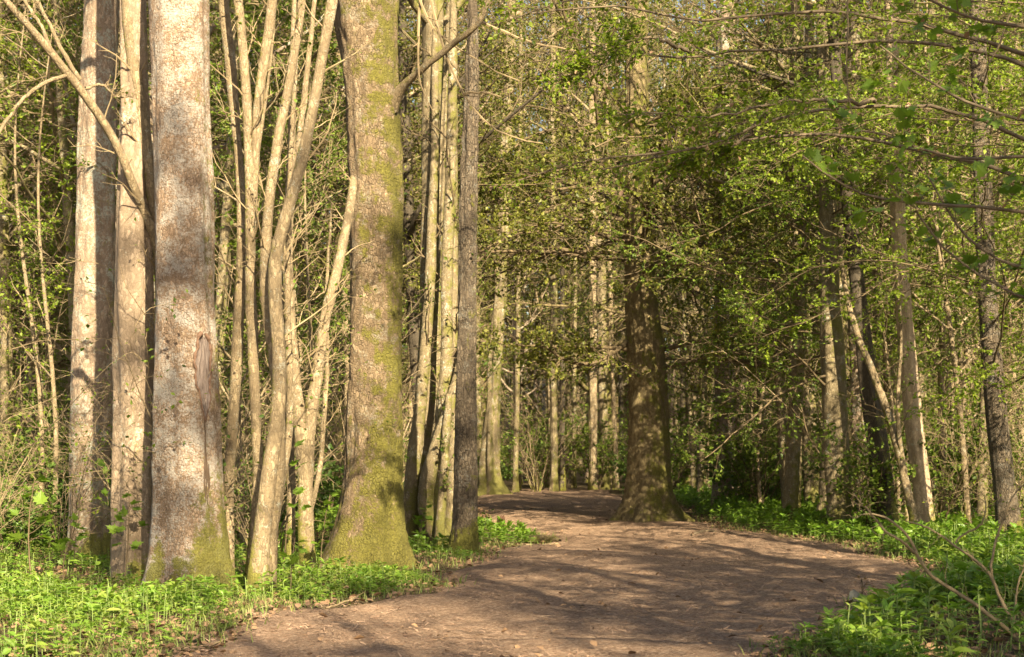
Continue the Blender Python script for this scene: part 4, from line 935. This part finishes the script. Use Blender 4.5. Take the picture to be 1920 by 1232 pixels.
for X, Y, i, s in [(1.2, 66, 3, 1.4), (3.4, 63.5, 3, 1.3), (2.2, 70, 3, 1.7), (-1.5, 65, 2, 1.5), (4.8, 60, 2, 1.2), (7.5, 47, 3, 1.2), (6.6, 41, 2, 1.2), (9.2, 40, 3, 1.4), (8.4, 36, 2, 1.1),
                   (6.4, 28.5, 3, .95), (7.9, 29.5, 1, 1.1), (9.0, 31.5, 3, 1.15), (6.9, 33, 1, 1.2), (10.4, 33.5, 3, 1.2), (8.3, 26.2, 1, 1.0), (6.0, 38.5, 3, 1.2), (9.6, 28.2, 0, .9)]:
    puts(i, X, Y, s); st.append((X, Y))
tries = 0
while len(st) < 120 and tries < 5000:
    tries += 1
    Y = 18.5+(80-18.5)*rg.random()**1.35; X = (rg.random()*2-1)*(.345*Y+1.5)
    pi = float(path_in(np.array(X), np.array(Y)))
    if pi > -1.6 and Y < 62: continue
    if Y < 24 and X > -3.0: continue
    if any((X-a)**2+(Y-b)**2 < (1.4 if Y < 40 else 2.2)**2 for a, b in st): continue
    st.append((X, Y))
    near = Y < 26
    puts(int(rg.choice(4, p=[.62, .34, .02, .02] if near else [.30, .22, .24, .24])), X, Y, (.75 if near else .9)+.5*rg.random())

# trees outside the frame whose crowns dapple the light
for X, Y, i, s in [(5.6, 5.5, 0, .75), (8.5, 2, 7, .95), (6.6, 9.4, 2, .75), (12, -4, 4, .8), (9.5, 7, 6, .85), (8.6, -7, 0, 1), (14.6, 6, 6, .9), (16, 0, 6, .95), (11, -11, 4, .85),
                   (15.5, 17, 6, .8), (15, -15, 1, 1.0), (19, 6, 6, .9), (20, 14, 6, .9), (7.2, 3.2, 5, .8), (5.3, -7, 5, 1.05), (3.4, -10.5, 0, 1.0), (10.6, 9.7, 7, .8), (6, -14, 4, .8), (9, -17, 6, 1.1), (11.8, 1.5, 6, 1), (9.6, -1.5, 3, .8)]:
    put(i, X, Y, s, KLAB[i]+' added out of view to shade the trunks and path')

rs_ = np.random.default_rng(5)
kinds.append(make_pole_tree('pole_tree', rs_, 20.5, .11, 16.6, B_POLE, TWIG_BROWN, L_BG, nl=13, limb=.11, keep=.95, bend=.2, per2=9, per3=8)); KLAB.append('tall slim high crowned tree'); first.append(True)  # added unseen trees, crowns kept high to cast shade bands on trunks and path
for X, Y in ((4.0, -5.4), (6.1, -1.0), (10.8, -9), (8.4, -11), (13, -6)): put(9, X, Y, 1.0, KLAB[9]+' added out of view to shade the trunks and path')
rs = np.random.default_rng(77)
for q in range(7):
    Y = 4+11*rs.random(); X = .335*Y+1.2+2.6*rs.random()
    put([8, 6, 8][q % 3], X, Y, [1.0, .6, .85][q % 3]*(.85+.3*rs.random()), KLAB[[8, 6, 8][q % 3]]+' added out of view to shade the trunks and path')

# far-off wood closing the view, one mass
rg = np.random.default_rng(202)
n = 380; Y = 96+55*rg.random(n); X = (rg.random(n)*2-1)*(.36*Y+14); Hh = 26+14*rg.random(n)
z0 = ground_h(X, Y)
P = np.stack([np.stack([X, Y, z0-.3], 1), np.stack([X+rg.normal(0, .4, n), Y, z0+Hh*.5], 1), np.stack([X+rg.normal(0, .8, n), Y, z0+Hh], 1)], 1)
R = (.12+.16*rg.random(n))[:, None]*np.array([1, .7, .15])
g = Geo(); V, F = tubes(P, R, 7); g.add(V, F, 0)
P1, R1 = grow(P, R, 16, (.15, 1), 1.0, .22, 6, rg, .4, 0, .15, .4, .03, taper=.3); V, F = tubes(P1, R1, 3); g.add(V, F, 0)
P2, R2 = grow(P1, R1, 6, (.2, 1), .8, .5, 4, rg, .4, 0, .15, .5, .015); V, F = tubes(P2, R2, 3); g.add(V, F, 0)
V, F = leaf_on(P2, 12, .24, LEAF_FAR, rg, keep=.95, tilt=.9); g.add(V, F, 1)
tag(link('far_woodland', g, [B_POLE, L_FAR], smooth=False), 'distant wood closing the view behind the trees', 'woodland', kind='stuff')

# ================================================================== LIGHT, SKY, CAMERA
ELEV, AZ = math.radians(33), math.atan2(0.326, -0.945)       # sun behind the camera, to the right; azimuth from +Y towards +X
sd = Vector((math.sin(AZ)*math.cos(ELEV), math.cos(AZ)*math.cos(ELEV), math.sin(ELEV)))
ld = bpy.data.lights.new('sun', 'SUN'); ld.energy = 5.0; ld.angle = math.radians(.5); ld.color = (1.0, .87, .62)
lo = bpy.data.objects.new('sun', ld); col.objects.link(lo); lo.rotation_euler = (-sd).to_track_quat('-Z', 'Y').to_euler(); lo.location = sd*50
w = bpy.data.worlds.new('World'); sc.world = w; w.use_nodes = True
nt = w.node_tree; bg = nt.nodes['Background']; sky = nt.nodes.new('ShaderNodeTexSky'); sky.sky_type = 'NISHITA'; sky.sun_disc = False
sky.sun_elevation = ELEV; sky.sun_rotation = AZ; sky.air_density = 1.2; sky.dust_density = 2.5
nt.links.new(sky.outputs[0], bg.inputs[0]); bg.inputs[1].default_value = .05

cam = bpy.data.cameras.new('camera'); co = bpy.data.objects.new('camera', cam); col.objects.link(co); sc.camera = co
cam.sensor_width = 36; cam.lens = F_PX/1920*36; cam.clip_end = 1500; cam.clip_start = .1
co.location = (0, 0, EYE); co.rotation_euler = (math.pi/2, 0, 0); cam.shift_y = (HY-616)/1920
cam.dof.use_dof = True; cam.dof.focus_distance = 19.0; cam.dof.aperture_fstop = 4.5
sc.view_settings.view_transform = 'Standard'; sc.view_settings.look = 'None'; sc.view_settings.exposure = 2.1; sc.view_settings.gamma = 1
sc.cycles.max_bounces = 6; sc.cycles.diffuse_bounces = 3; sc.cycles.transmission_bounces = 3; sc.cycles.glossy_bounces = 1; sc.cycles.transparent_max_bounces = 4
sc.cycles.sample_clamp_indirect = 6
sc.cycles.use_denoising = True; sc.cycles.denoiser = 'OPENIMAGEDENOISE'; sc.cycles.denoising_input_passes = 'RGB_ALBEDO_NORMAL'; sc.cycles.denoising_prefilter = 'ACCURATE'
